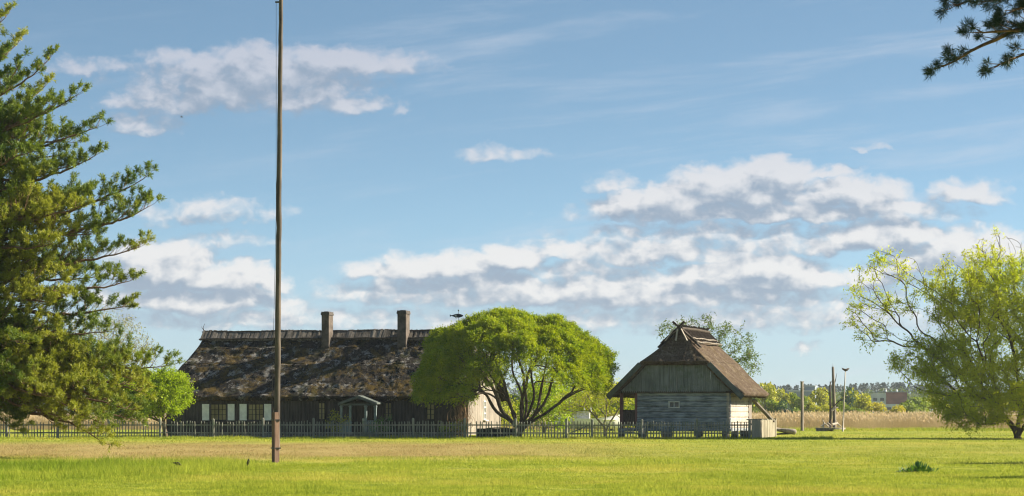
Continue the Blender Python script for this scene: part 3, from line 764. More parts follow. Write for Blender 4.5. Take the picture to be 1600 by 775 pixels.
mb=MB(); mb.tube([L(1299,642,-.4),L(1303,638,-.4),L(1309,636,-.45)],[.07,.08,.02],6); mb.tube([L(1299,642,-.4),L(1298,655,-.4)],[.05,.06],6)
mb.tube([L(1285,668,-.6),L(1286,660,-.6),L(1284,655,-.6)],[.08,.06,.015],6); mb.tube([L(1281,666,-.6),L(1288,662,-.6),L(1294,667,-.6)],[.05,.08,.05],6)
mb.tube([L(1284,658,-.6),L(1289,662,-.5)],[.03,.04],5); mb.tube([L(1305,657,-.3),L(1310,664,-.3),L(1315,667,-.3)],[.05,.06,.03],6); mb.tube([L(1292,660,-.3),L(1298,666,-.3)],[.10,.08],6); mb.tube([L(1300,663,-.4),L(1308,661,-.4)],[.11,.07],6)
mb.build('driftwood',M['palewood'],sc,True)
D=218.; O=W(1317,673,D); v=empty('bird_topped_pole',(O[0],O[1],0),'thin slightly leaning pole with a carved spread-winged bird on top','pole'); k=D/F
def L(px,py,dy=0.): return [(px-1317)*k,dy,EYE+(HY-py)*k]
mb=MB(); mb.tube([L(1317,674),L(1318,640),L(1319.5,605),L(1321,579)],[.07,.06,.05,.04],7); mb.build('shaft',M['palewood'],v,True)
mb=MB(); mb.tube([L(1316,577.2),L(1318.5,577.6),L(1321,578.3),L(1324,577.7),L(1326,577)],[.02,.07,.13,.08,.03],7)
mb.tube([L(1321,578),L(1317.5,576.5,-.2),L(1314.5,575.0,-.3)],[.09,.06,.02],5); mb.tube([L(1321,578),L(1325,576.0,.2),L(1328,575.6,.3)],[.09,.06,.02],5); mb.build('carved_bird',M['bark_dark'],v,True)
# log lying on the grass
D=165.; O=W(1228,676,182.); lg=empty('fallen_log',(O[0],O[1],0),'thick grey log lying on the grass past the end of the board fence','log')
mb=MB(); k=182./F
mb.tube([[-.75,0,.42],[-.3,-.05,.34],[.25,-.1,.27],[.62,-.12,.22],[.72,-.12,.20]],[.13,.15,.19,.22,.10],9); lo=mb.build('log',M['grey_plank'],lg,True)
mb=MB(); mb.tube([[-.7,.2,.06],[-.2,.0,.10],[.4,-.1,.14]],[.05,.07,.08],7); mb.build('branch_stub',M['bark_dark'],lg,True)
# leaning board behind the granary corner
P0=W(1177,625,164.5); P1=W(1207,657,165.5); P1[2]=max(P1[2],.0)
lb=MB(); dirv=(P1-P0); lb.bar(P0*0,P1-P0+dirv*.06,.34,.10); o=lb.build('leaning_timber',M['grey_plank']); o.location=P0; tag(o,'weathered timber trough leaning down from the granary corner','timber')
# weather vane on its own pole behind the willow
D=170.; O=W(714,493,D); vn=empty('weather_vane',(O[0],O[1],0),'dark fish-shaped weather vane with a ball on a thin pole above the round willow','weather vane'); zf_=O[2]
mb=MB(); mb.tube([[.1,0,0],[.1,0,4],[.1,0,zf_+.38]],[.05,.035,.012],6); mb.build('pole',M['steel'],vn)
out=[(-.42,.02),(-.36,.06),(-.2,.07),(-.05,.11),(.15,.12),(.30,.07),(.42,-.02),(.28,-.08),(.08,-.11),(-.1,-.10),(-.25,-.04),(-.36,-.0),(-.42,-.10),(-.46,-.02),(-.44,.10)]
# fish body lathe-like, flattened
mb=MB(); xs=np.array([-.38,-.3,-.2,-.05,.12,.25,.36,.42]); hh=np.array([.025,.045,.08,.125,.14,.11,.06,.015]); m_=10
V=[];
for x,h in zip(xs,hh):
    for j in range(m_): a=j*2*math.pi/m_; V.append([x,.35*h*math.cos(a),zf_+h*math.sin(a)-.01])
q=[[i*m_+j,i*m_+(j+1)%m_,(i+1)*m_+(j+1)%m_,(i+1)*m_+j] for i in range(len(xs)-1) for j in range(m_)]; mb.add(V,q)
mb.build('fish_body',M['vane'],vn,True)
mb=MB(); mb.hexa([[-.37,-.01,zf_-.02],[-.47,-.01,zf_-.10],[-.47,.01,zf_-.10],[-.37,.01,zf_-.02],[-.37,-.01,zf_+.0],[-.47,-.01,zf_+.09],[-.47,.01,zf_+.09],[-.37,.01,zf_+.0]]); mb.build('tail_fin',M['vane'],vn); mb=MB()
mb.hexa([[-.1,-.01,zf_-.08],[.06,-.01,zf_-.10],[.06,.01,zf_-.10],[-.1,.01,zf_-.08],[-.14,-.01,zf_-.15],[-.02,-.01,zf_-.13],[-.02,.01,zf_-.13],[-.14,.01,zf_-.15]]); mb.build('belly_fin',M['vane'],vn)
mb=MB(); mb.box((-.06,0,zf_-.005),(.16,.085,.10)); mb.build('pale_patch',M['whitewood'],vn)
u=np.linspace(0,np.pi,7); mb=MB(); mb.tube([[.1,0,zf_+.34-.05*math.cos(a)] for a in u],[max(.004,.05*math.sin(a)) for a in u],8); mb.build('ball',M['chimneycap'],vn,True)

# ================================================================= BOATS AND SMALL THINGS
def hull(mb,Lh,B,H,z0,flip=False,n=15,m=9,sheer=.25,th=.0):
    V=[]; 
    for i in range(n):
        s=i/(n-1); x=-Lh/2+Lh*s; w=B/2*(math.sin(math.pi*min(1,.08+s*.92))**.55 if s<.999 else .02); w=max(w,.02)
        top=H+sheer*(2*s-1)**2
        for j in range(m):
            a=math.pi*j/(m-1); yy=w*math.cos(a); zz=top*(1-math.sin(a)**.7)
            V.append([x,yy,(-zz if flip else zz)+z0+(H if flip else 0)])
    q=[[i*m+j,i*m+j+1,(i+1)*m+j+1,(i+1)*m+j] for i in range(n-1) for j in range(m-1)]; mb.add(V,q)
O=W(777,684,157.2); bt=empty('upturned_boat',(O[0],O[1],0),'dark tarred rowing boat lying upside down behind the fence','boat',R(6))
mb=MB(); hull(mb,2.5,1.3,.62,.0,True,sheer=.0); mb.build('hull',M['tar'],bt,True)
mb=MB(); mb.tube([[-1.1,0,.52],[-.5,0,.64],[.0,0,.66],[.6,0,.64],[1.15,0,.52]],.03,5); mb.build('keel',M['tar'],bt)
# white fishing boat behind the garden
O=W(917,676,215.); wb=empty('white_fishing_boat',(O[0],O[1],0),'white fishing boat with a small cabin seen behind the gate','boat',R(-4)); k=215/F
mb=MB(); hull(mb,5.6,1.9,.85,.25,sheer=.35); mb.box((0,0,1.02),(5.0,1.5,.03)); mb.build('hull',M['white'],wb,True)
mb=MB(); mb.box((-.5,0,1.35),(1.5,1.1,.65)); mb.box((-.5,0,1.70),(1.8,1.35,.07)); mb.build('cabin',M['whitewood'],wb)
for x in (-.2,.35): mb=MB(); mb.box((x,0,1.95),(.10,.10,.55)); mb.build('mast_stub',M['white'],wb)
# roofed bell frame with pale legs
O=W(889,676,205.); bl=empty('roofed_post_frame',(O[0],O[1],0),'pale splayed posts under a small grey roof seen right of the round willow','frame'); k=205/F
mb=MB()
for (a,b) in ((-.22,-.30),(.05,.0),(.18,.42)): mb.bar((a,0,2.75),(b,.0,0),.13,.13)
mb.build('leg',M['palewood'],bl)
mb=MB(); 
for s in (-1,1): P=[np.array(p) for p in ([0,-.5,3.3],[s*.62,-.5,2.75],[s*.62,.5,2.75],[0,.5,3.3])]; up=np.array([0,0,.07]); mb.hexa([p-up for p in P]+P)
mb.box((0,0,2.75),(.9,.7,.12)); mb.build('roof',M['gable_plank'],bl)
# small grey shed roof and back wall bits
O=W(903,676,250.); sh=empty('garden_shed',(O[0],O[1],0),'tiny grey-roofed shed beyond the garden, just right of the splayed posts','shed'); mb=MB(); mb.box((0,0,.8),(1.3,1.3,1.6)); mb.build('wall',M['grey_plank'],sh)
mb=MB()
for s in (-1,1): P=[np.array(p) for p in ([0,-.9,2.5],[s*.95,-.9,1.55],[s*.95,.9,1.55],[0,.9,2.5])]; up=np.array([0,0,.08]); mb.hexa([p-up for p in P]+P)
mb.build('roof',M['bgrey'],sh)
# boat on trestles at the right edge
O=W(1640,678,178.); rb=empty('boat_on_trestles',(O[0],O[1],0),'dark boat bow with pale gunwale sticking in at the right edge beside the willow trunk','boat')
mb=MB(); k=178/F
xb=(1591.5-1640)*k; zt=EYE+(645-624)*k
n=12
V=[]
for i in range(n):
    s=i/(n-1); x=xb+s*4.2; w=.75*min(1,s*1.8)**.7+.015; dep=.10+1.0*min(1,s*3.2)**.8
    for j in range(9): a=math.pi*j/8; V.append([x,w*math.cos(a),zt-dep*math.sin(a)**.8])
mb.add(V,[[i*9+j,i*9+j+1,(i+1)*9+j+1,(i+1)*9+j] for i in range(n-1) for j in range(8)]); mb.build('hull',M['boatgreen'],rb,True)
mb=MB()
for s in (-1,1): mb.tube([[xb+q*4.2,s*(.75*min(1,q*1.8)**.7+.015),zt+.03] for q in np.linspace(0,1,12)],.05,6)
mb.build('gunwale',M['bluepaint'],rb)
for x in (.3,1.4):
    mb=MB(); 
    for s in (-1,1): mb.bar((x,s*.2,zt-1.0),(x,s*.7,0),.12,.12)
    mb.bar((x,-.7,zt-1.05),(x,.7,zt-1.05),.12,.12); mb.build('trestle',M['deadwood'],rb)

# birds
def bird(name,loc,label,rz,peck):
    b=empty(name,loc,label,'bird',rz)
    mb=MB()
    if peck: sp=[[-.115,0,.10],[-.07,0,.095],[-.02,0,.09],[.03,0,.08],[.07,0,.06],[.095,0,.045],[.11,0,.035]]; r_=[.008,.022,.036,.036,.026,.020,.006]
    else: sp=[[-.06,0,.03],[-.04,0,.06],[-.02,0,.09],[.0,0,.125],[.012,0,.155],[.02,0,.18],[.03,0,.195]]; r_=[.008,.024,.036,.036,.026,.021,.006]
    mb.tube(sp,r_,9)
    e=np.array(sp[0]); mb.hexa([e+[-.05,-.012,-.003],e+[.0,-.010,-.003],e+[.0,.010,-.003],e+[-.05,.012,-.003],e+[-.05,-.012,.003],e+[.0,-.010,.003],e+[.0,.010,.003],e+[-.05,.012,.003]])
    mb.build('body',M['bird'],b,True)
    h=np.array(sp[-1]); mb=MB(); mb.tube([h,h+np.array([.03,0,-.012])],[.007,.001],5); mb.build('beak',M['beak'],b)
    for s in (-1,1):
        mb=MB(); mb.tube([[.0,s*.015,.07],[.01,s*.015,.03],[.0,s*.015,.0]],.004,4); mb.tube([[-.01,s*.015,.003],[.03,s*.015,.003]],.003,4); mb.build('leg',M['beak'],b)
    b.scale=(1.15,1.15,1.15); return b
g=lambda px,D:(W(px,0,D)[0],D,float(gz(np.array([W(px,0,D)[0]]),np.array([D]))[0])+.055)
bird('starling',g(277,71.5),'dark starling stooping to peck in the grass','' or R(-10),True)
bird('starling',g(388,71.5),'dark starling standing upright in the grass left of the mast',R(-60),False)
O=W(284,183,260.); fb=empty('flying_bird',O,'tiny distant bird flying under the left cloud','bird',R(20)); mb=MB()
mb.tube([[-.14,0,0],[-.05,0,0],[.05,0,.01],[.14,0,0]],[.01,.035,.04,.008],6)
for s in (-1,1): mb.hexa([[.06,0,0],[-.05,0,0],[-.10,s*.28,.09],[-.02,s*.28,.09],[.06,0,.015],[-.05,0,.015],[-.10,s*.28,.10],[-.02,s*.28,.10]])
mb.build('body',M['bird'],fb)

# dock plant on the lawn
D=68.5; O=W(1434,737,D); rg=np.random.default_rng(8); dk=MB(); 
for i in range(150):
    a=rg.uniform(0,2*math.pi); rx=rg.uniform(0,.42); c=np.array([rx*math.cos(a)*1.15,rx*math.sin(a),.0]); d=np.array([math.cos(a)*rg.uniform(.1,1),math.sin(a)*rg.uniform(.1,1),rg.uniform(.5,1.5)]); d/=np.linalg.norm(d)
    ln=rg.uniform(.12,.27)*(1.1-rx); wd=rg.uniform(.05,.085); sd=np.cross(d,[0,0,1.]); sd/=np.linalg.norm(sd)+1e-6; pts=[]
    for s,wf in ((0,.15),(.3,.8),(.65,1.),(1,.1)):
        q=c+d*ln*s+np.array([0,0,-.10*s*s*(.4+rx)]); q[2]=max(q[2],.01*s+.0); pts+= [q-sd*wd*wf/2, q+sd*wd*wf/2]
    dk.add(pts,[[0,1,3,2],[2,3,5,4],[4,5,7,6]])
o=dk.build('dock_plant',M['weed']); o.location=(O[0],O[1],float(gz(np.array([O[0]]),np.array([O[1]]))[0])); o.scale=(1.2,1.1,1.55); tag(o,'low clump of broad dark green leaves on the open lawn','plant')

# ================================================================= TREES
# --- the round willow
def round_willow():
    D=159.5; rg=np.random.default_rng(41); O=np.array([(812-CX)/F*D,D,0.]); k=D/F
    root=empty('round_willow',O,'large umbrella-shaped willow with a dense rounded crown beside the cottage gable','willow tree')
    RX,RY=5.8,4.9; n=9600
    # dome shell with lobes
    u=rdir(n*2,rg); u[:,2]=np.abs(u[:,2]); 
    e=1.95; den=(np.abs(u[:,0])**e+np.abs(u[:,1])**e+np.abs(u[:,2])**e)**(1/e); S_=u/den[:,None]
    lob=fbm(S_*2.6+5,2,77); lob2=fbm(S_*7.5+9,2,78)
    S_=S_*(0.755+.28*lob+.22*lob2)[:,None]
    P=S_*np.array([RX,RY,4.6]); P[:,2]+=3.2; P[:,0]-=.32; notch=np.exp(-((P[:,0]-1.1)/.8)**2)*np.clip((P[:,2]-5.5)/2,0,1); P[:,2]-=.45*notch
    # skirts: lower rim droops further on the left
    low=P[:,2]<3.9; xr_=P[:,0]/RX
    P[low,2]-= (rg.random(low.sum())**1.2)*np.where(xr_[low]<-.45,.85,np.where(xr_[low]>.6,.0,-.3))
    # openness in the middle of the lower crown, front and back
    op=np.exp(-((P[:,0]-.3)/2.7)**2)*np.clip((5.9-P[:,2])/1.6,0,1)
    op2=np.clip((3.9-P[:,2])/1.2,0,1)*np.exp(-((P[:,0]-.8)/3.3)**2)
    keep=(rg.random(len(P))>np.clip(op*.86+op2*.95,0,.97))&((lob2>.40)|(rg.random(len(P))<.30)); P=P[keep][:n]; u=u[keep][:n]
    # inner fill
    inner=ell(900,(0,0,4.8),(4.8,4.,2.6),rg); inner=inner[inner[:,2]>3.6]
    inner=inner[rg.random(len(inner))>.85*np.exp(-((inner[:,0]-.3)/2.6)**2)*np.clip((6.3-inner[:,2])/1.5,0,1)]
    Tt=np.concatenate([P[rg.choice(len(P),460,replace=False)]*np.array([.9,.9,.96]), inner[:90]])
    stems=[[(-.7,-.4,1.3),(-1.6,-1.2,3.0),(-2.6,-2.0,4.6)],[(.1,-.4,1.5),(.4,-1.3,3.2),(.7,-2.2,5.)],[(.8,-.4,1.3),(1.9,-1.,3.2),(3.0,-1.6,4.8)],[(.2,.4,1.6),(-.2,.8,3.6),(-.4,1.,6.)],[(-.9,.1,1.3),(-2.0,.1,2.6),(-3.5,-.1,3.4),(-4.6,-.2,3.6)],[(-.45,.25,1.5),(-.9,.4,3.2),(-1.6,.6,5.2)],[(.35,.0,1.4),(.25,-.3,3.3),(-.1,-.2,5.5)],
           [(.75,.2,1.2),(1.3,.3,2.8),(1.7,.2,5.0)],[(1.0,-.1,1.2),(2.5,-.2,2.2),(4.2,-.1,3.3)],[(.5,.6,1.4),(.8,1.6,3.5),(1.2,2.6,5.)],[(-.3,.7,1.5),(-1.6,1.8,3.6),(-2.6,2.5,5.)]]
    pos,par,r,ch,ends=grow([(0,0,-.1),(0,0,.35)],Tt,w=.5,seed=5,tip=.017,e=2.35,stems=stems)
    mb=MB(); skel_mesh(mb,pos,par,r,ch,1.15,.6,1.1)
    # fine twigs joining shoots
    mb.build('trunk',M['bark'],root,True)
    mb=MB(); d=u[:len(P)]*.7; d[:,2]+=.25; d/=np.linalg.norm(d,axis=1,keepdims=True)
    side=np.clip(1-(P[:,2]-2.4)/2.6,0,1)[:,None]
    d=d*(1-.6*side)+np.array([0,0,-1.])*side*.7; d+=rg.normal(0,.25,d.shape); d/=np.linalg.norm(d,axis=1,keepdims=True)
    shoots(mb,P-d*.25,d,.62,30,.15,.045,rg,(0,0,-.35),.075,.45)
    di=rdir(len(inner),rg,.2); shoots(mb,inner,di,.5,10,.14,.04,rg,(0,0,-.3),.08,.5)
    th=np.where((r<.03)&(pos[:,2]>3.4))[0]; clusters(mb,pos[th],3,.18,.13,.04,rg)
    mb.build('crown',M['leaf_round'],root); print('round willow quads',mb.n//4)
round_willow()

# --- small round willow bush at the left end of the cottage
make_tree('small_willow','small bright green rounded willow bush at the left end of the cottage','willow bush',258,158.2,
    [(236,610,.0,66,36,3,1.),(238,632,-.4,52,24,.9,1.),(262,603,-.3,40,28,1,1.),(195,618,0,52,40,1.6,1.)],[(0,0,-.05),(0,0,.4)],M['leaf_bush'],M['bark'],52,330,30,.15,.06,.2,tip=.014,w=.5,tw=5,twl=.5,twk=18)
# --- budding tree behind
make_tree('budding_birch','thin bare tree with pale budding twigs behind the pine boughs','tree',160,192.,
    [(165,540,0,75,55,3,.9),(150,510,0,45,40,1,.9),(205,550,0,40,50,1.4,.9),(100,560,0,50,50,1,.9)],[(0,0,-.05),(.1,0,1.4),(.0,0,3.0)],M['leaf_birch'],M['bark_grey'],53,420,2,.13,.075,.22,tip=.010,w=.3,rs=1.1,tw=3,twl=.7,twk=3)
# --- tree behind the granary roof
make_tree('wind_blown_tree','wispy loosely leafed tree rising behind the granary roof','tree',1095,188.,
    [(1065,520,0,42,24,1.3,.9),(1105,512,0,40,20,1.,.9),(1140,545,0,42,38,2,1.),(1165,568,0,28,28,1,1.),(1110,570,0,70,50,2,.9)],[(0,0,-.05),(.0,0,1.4),(.1,0,2.6)],M['leaf_tree'],M['bark_grey'],54,330,7,.20,.065,.17,tip=.011,w=.35,zb=.3,tw=2,twl=.45,twk=5)
# --- fruit tree left of the granary
make_tree('old_fruit_tree','small fruit tree with forked bare lower limbs left of the granary porch','fruit tree',945,172.,
    [(940,618,0,62,24,3,.9),(900,625,0,40,22,1,1.),(985,630,.8,38,26,1.2,.8)],[(0,0,-.05),(0,0,.75)],M['leaf_fruit'],M['bark_grey'],55,170,8,.13,.07,.17,tip=.013,w=.42,tw=2,twl=.4,twk=6,
    stems=[[(-.7,0,1.4),(-1.8,0,2.6)],[(.1,0,1.5),(.0,.1,3.)],[(.6,0,1.3),(1.6,0,2.6)]])
# --- lit shrubs beyond the garden
for i,(px,py,rx,ry,D,lab) in enumerate([(850,615,32,32,196,'bright yellow-green shrub seen between the stems of the round willow'),(775,640,32,30,204,'yellow-green shrub beyond the sunlit cottage gable'),
     (905,612,34,32,232,'tall yellow-green shrub behind the splayed pale posts'),(955,628,38,30,226,'yellow-green shrub behind the forked fruit tree'),(1000,632,26,30,222,'yellow-green shrub showing through the granary porch')]):
    make_tree('garden_shrub',lab,'shrub',px,D,[(px,py+8,0,rx*1.35,ry*1.35,3,1.),(px-rx*.6,py+28,0,rx*.8,ry*.8,1,1.),(px+rx*.6,py+28,0,rx*.8,ry*.8,1,1.)],[(0,0,-.05),(0,0,.4)],M['leaf_fruit' if i%2 else 'leaf_bush'],M['bark_grey'],60+i,190,14,.22,.11,.26,tip=.015,w=.5,step=.5,tw=1,twl=.5,twk=8)
# --- the big willow at the right
make_tree('large_willow','large fresh yellow-green willow at the right edge with bare twigs at its top','willow tree',1590,157.5,
    [(1575,520,0,115,120,8.5,1.),(1490,585,-1,68,66,2.6,.85),(1520,450,0,75,60,2,.85),(1390,450,0,60,62,1.6,.32),(1365,500,.5,40,50,.8,.34),(1690,500,0,130,140,5,1.),(1510,634,-1.5,66,34,1.5,.9),(1440,560,0,50,45,1.2,.75),(1560,385,0,40,28,.7,.12),(1610,630,-1.,80,40,1.8,.9)],
    [(0,0,-.1),(.0,0,.3)],M['leaf_willow'],M['bark'],56,1450,9,.17,.06,.24,tip=.013,w=.5,zb=-.5,tw=5,twl=.7,twk=13,
    stems=[[(-.7,0,1.2),(-1.5,.1,2.4),(-1.3,.0,3.6),(-3.2,.2,5.5)],[(.2,.2,1.5),(.1,.3,3.5),(-.4,.2,6)],[(.8,.0,1.2),(2.0,.1,3.2)]])
# --- yellow flowering shrub by the porch, low plants
make_tree('budding_shrub','upright yellow-leaved shrub behind the fence left of the porch','shrub',526,157.2,
    [(524,662,0,16,18,3,1.),(522,650,0,8,12,1,1.),(540,655,0,9,7,.8,1.)],[(0,0,-.05),(0,0,.1)],M['leaf_yellow'],M['bark_grey'],57,70,7,.11,.05,.07,tip=.008,w=.7,step=.2)
make_tree('rose_bush','low leafy bush beside the porch posts','bush',592,160.,[(592,668,0,16,14,3,1.),(604,662,0,12,16,2,.8)],[(0,0,-.05),(0,0,.1)],M['weed'],M['bark_grey'],58,70,9,.11,.06,.09,tip=.008,w=.7,step=.2)
make_tree('corner_bush','straggly low bush by the fence at the cottage corner','bush',700,160.,[(695,672,0,22,10,3,1.),(718,668,0,14,14,2,.8)],[(0,0,-.05),(0,0,.1)],M['low_green'],M['bark_grey'],59,80,8,.11,.06,.09,tip=.008,w=.7,step=.2)
# creeper at the corner
vp=empty('dry_creeper',W(721,683,164.3)*np.array([1,1,0]),'dry brown climbing creeper hanging at the right front corner of the cottage','creeper'); mb=MB(); rg=np.random.default_rng(15)
for i in range(70):
    x=rg.normal(0,.32); z=rg.uniform(1.5,2.7); pts=[[x*.25+rg.normal(0,.05),0,0]] if i<10 else [[x+rg.normal(0,.2),rg.normal(0,.1),z]]
    n=7; p=np.array(pts[0],float)
    for q in range(n):
        p=p+(np.array([rg.normal(0,.05)+x*.03,rg.normal(0,.03),z/n]) if i<10 else np.array([rg.normal(0,.08),rg.normal(0,.05),rg.normal(-.16,.1)])); p[2]=min(max(p[2],.05),2.65); pts.append(p.copy())
    mb.tube(pts,.035 if i<4 else .010,4,cap=False)
mb.build('vines',M['vine'],vp)

# --- pines
def needles_on(mb,P0,D0,ln,rg,kn,nl,nw):
    """bottle-brush shoots"""
    n=len(P0); s=rg.uniform(0.05,1,(n,kn,1)); l=(ln*rg.uniform(.7,1.25,n))[:,None,None]
    B=P0[:,None,:]+D0[:,None,:]*s*l
    A=D0[:,None,:]*.75+rg.normal(0,.62,(n,kn,3)); A/=np.linalg.norm(A,axis=2,keepdims=True)
    C=(B+A*nl*.5).reshape(-1,3); leaves(mb,C,A.reshape(-1,3),nl,nw,rg)
def pine(name,label,O,H,limbs,seed,needlem,kn=26,nl=.12,nw=.016,shoot=.26,sub=.62,group=None,trunk_r=.26,sd=1.,tipl=.45,tup=.16):
    """limbs: list of (z on trunk, tip xyz relative to the base)"""
    rg=np.random.default_rng(seed); root=empty(name,O,label,'pine tree',0,group)
    mb=MB(); zs=np.linspace(0,H,24); mb.tube(np.stack([.15*np.sin(zs*.35),.1*np.sin(zs*.5+1),zs],-1),np.interp(zs,[0,.8,H],[trunk_r*1.3,trunk_r,.04]),9,cap=False)
    SP=[];SD=[]
    def twig(p,d,L_,r0):
        """a small branch ending in shoots"""
        n=max(3,int(L_/.16)); pts=[p]; dd=d.copy()
        for i in range(n):
            dd=dd+rg.normal(0,.12,3)+np.array([0,0,tup]); dd/=np.linalg.norm(dd); p=p+dd*L_/n; pts.append(p)
            if i>=n*.45 and rg.random()<sd:
                for q in range(2):
                    sdv=dd*.8+rg.normal(0,.5,3)+np.array([0,0,tup*2.2]); sdv/=np.linalg.norm(sdv); SP.append(p-sdv*.03); SD.append(sdv)
        for q in range(3):
            sdv=dd+rg.normal(0,.42,3)+np.array([0,0,tup*2]); sdv/=np.linalg.norm(sdv); SP.append(p); SD.append(sdv)
        mb.tube(pts,np.linspace(r0,.006,len(pts)),3,cap=False)
    for (z0,tip) in limbs:
        p0=np.array([.15*math.sin(z0*.35),.1*math.sin(z0*.5+1),z0]); tip=np.array(tip,float); Lb=np.linalg.norm(tip-p0); hor=(tip-p0)*np.array([1,1,0]); 
        c=p0+hor*.62+np.array([0,0,(tip[2]-z0)*.22-.05*Lb]); n=max(8,int(Lb/.22)); s=np.linspace(0,1,n)[:,None]
        pts=(1-s)**2*p0+2*s*(1-s)*c+s*s*tip+np.cumsum(rg.normal(0,.04,(n,3)),0)*np.sin(np.pi*s)
        r0=.016*Lb+.012; mb.tube(pts,np.linspace(r0,.012,n),6,cap=False)
        t=np.gradient(pts,axis=0); t/=np.linalg.norm(t,axis=1,keepdims=True)
        for i in range(int(n*.16),n):
            f=i/n; 
            for sgn in ((-1,1) if rg.random()<.8 else (rg.choice([-1,1]),)):
                up=np.array([0,0,1.]); sdv=np.cross(t[i],up); sdv/=np.linalg.norm(sdv)+1e-6
                d=t[i]*.75+sdv*sgn*rg.uniform(.4,1.1)+up*rg.normal(.28,.30); d/=np.linalg.norm(d)
                Ls=sub*Lb*.42*(1-f*.75)*rg.uniform(.5,1.1); Ls=min(max(Ls,.25),2.0)
                if Ls>.9:
                    m_=int(Ls/.24); p=pts[i].copy(); dd=d.copy(); pp=[p]
                    for q in range(m_):
                        dd=dd+rg.normal(0,.07,3)+np.array([0,0,.03]); dd/=np.linalg.norm(dd); p=p+dd*Ls/m_; pp.append(p)
                        if q>m_*.2:
                            d2=dd+np.cross(dd,up)*rg.choice([-1,1])*rg.uniform(.4,1.)+up*rg.uniform(-.1,.5); d2/=np.linalg.norm(d2); twig(p,d2,rg.uniform(.35,.75),.01)
                    mb.tube(pp,np.linspace(.02,.008,len(pp)),4,cap=False); twig(p,dd,.4,.008)
                else: twig(pts[i],d,Ls,.010)
        twig(pts[-1],t[-1],tipl,.01)
    mb.build('trunk',M['bark_pine'],root,True)
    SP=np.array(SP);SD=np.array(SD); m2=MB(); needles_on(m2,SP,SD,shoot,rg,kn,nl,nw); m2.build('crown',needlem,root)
    print(name,'shoots',len(SP)); return root
D=92.; k=D/F; bx=-95.; O=np.array([(bx-CX)*k,D,0.])
def tipP(px,py,dy): return [(px-bx)*k,dy,EYE+(HY-py)*k]
rg=np.random.default_rng(77); limbs=[]
for (px,py,dy,rise) in [(8,28,0,1.2),(72,92,.4,1.7),(40,110,-1.2,1.5),(20,60,1.,1.3),(55,130,1.5,1.2),(30,150,-1.8,1.),(75,170,-.9,1.),(50,200,1.,.8),(95,240,.4,.8),(80,280,-1.4,.5),(120,260,-.8,.6),(60,310,1.6,.3),(110,350,.9,.3),(150,370,-1.2,.1),(100,410,1.2,0),(118,150,0,1.4),(90,175,-1.4,1.),(146,198,.4,1.0),(100,215,1.6,.8),(150,246,-.4,.9),(60,250,-2.2,.5),
        (224,278,.2,1.5),(232,325,-.3,1.1),(140,330,-2.0,.3),(120,300,1.8,.6),(212,385,.6,.7),(95,390,-2.4,.0),(205,440,-.4,.3),(150,425,1.8,.2),(195,478,.3,-.1),(110,470,-2.2,-.4),(170,520,-1.0,-.6),
        (60,540,-2.6,-.8),(190,600,1.4,-1.),(215,640,-1.8,-1.4),(120,655,.8,-1.5),(60,650,1.2,-1.5),(20,655,.6,-1.5),(5,600,-1.4,-1.),(140,620,2.,-1.2),(175,660,-2.8,-1.5),(90,630,-1.2,-1.3),(150,600,-2.,-1.),(110,590,.5,-1.),(185,628,-1.6,-1.2),(60,600,-3.,-1.),(130,655,-2.4,-1.5),(30,645,-1.,-1.4),(100,620,-3.2,-1.2),(165,565,1.6,-.8),(80,560,-.6,-.8),(130,570,1.2,-.9),(212,592,-.5,-.6),(258,572,.1,-.3),(222,612,-.8,-1.0),(150,640,-1.6,-1.4),(200,655,.2,-1.4),(90,660,-1.2,-1.5),(35,670,-1.8,-1.6),(170,690,-1.5,-1.5),(20,620,-2.8,-1.3)]:
    tp=tipP(px,py,dy); z0=max(1.9,min(16.2,tp[2]-rise)); limbs.append((z0,tp))
for i in range(26):   # the hidden and far side
    z=2.6+13*(i/26.); a=rg.uniform(R(60),R(300)); Lb=np.interp(z,[2,6,15,17],[5.5,5.5,3.,1.])*rg.uniform(.7,1.); limbs.append((z,[Lb*math.cos(a),Lb*math.sin(a)*.8,z+rg.uniform(-.3,.9)]))
for i in range(46):
    z=2.4+14.2*(i/46.)**1.25; a=rg.uniform(R(-80),R(60)); Lb=np.interp(z,[2,5,9,15,17],[5.6,6.,4.4,2.8,1.6])*rg.uniform(.55,.9); limbs.append((z,[Lb*math.cos(a),Lb*math.sin(a),z+rg.uniform(-.9,.6)]))
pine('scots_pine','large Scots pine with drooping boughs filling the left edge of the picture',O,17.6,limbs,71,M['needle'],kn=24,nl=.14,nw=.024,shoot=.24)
# pine on the right whose boughs reach in at the top
D=36.; k=D/F; bx2=1850.; O=np.array([(bx2-CX)*k,D,0.])
def tipP2(px,py,dy): return [(px-bx2)*k,dy,EYE+(HY-py)*k]
limbs=[(7.5,tipP2(1480,101,.0)),(7.3,tipP2(1530,56,-.3)),(7.7,tipP2(1502,4,.2)),(7.9,tipP2(1560,6,-.5)),(7.6,tipP2(1600,30,.6)),(7.9,tipP2(1540,-25,.3)),(7.2,tipP2(1575,92,.5)),(7.8,tipP2(1585,18,-.2)),(7.7,tipP2(1530,8,-.3))]
for i in range(16):
    z=5.6+6.*(i/16.); a=rg.uniform(R(-80),R(90)) if z<8.6 else rg.uniform(0,2*math.pi); Lb=np.interp(z,[5,9,12],[2.6,2.4,.8]); limbs.append((z,[Lb*math.cos(a),Lb*math.sin(a),z+rg.uniform(.2,.9)]))
pine('scots_pine','tall dark pine past the right edge whose boughs hang in at the top corner',O,12.4,limbs,72,M['needle_dark'],kn=44,nl=.11,nw=.0065,shoot=.12,sub=.26,trunk_r=.2,sd=.45,tipl=.2,tup=.03)
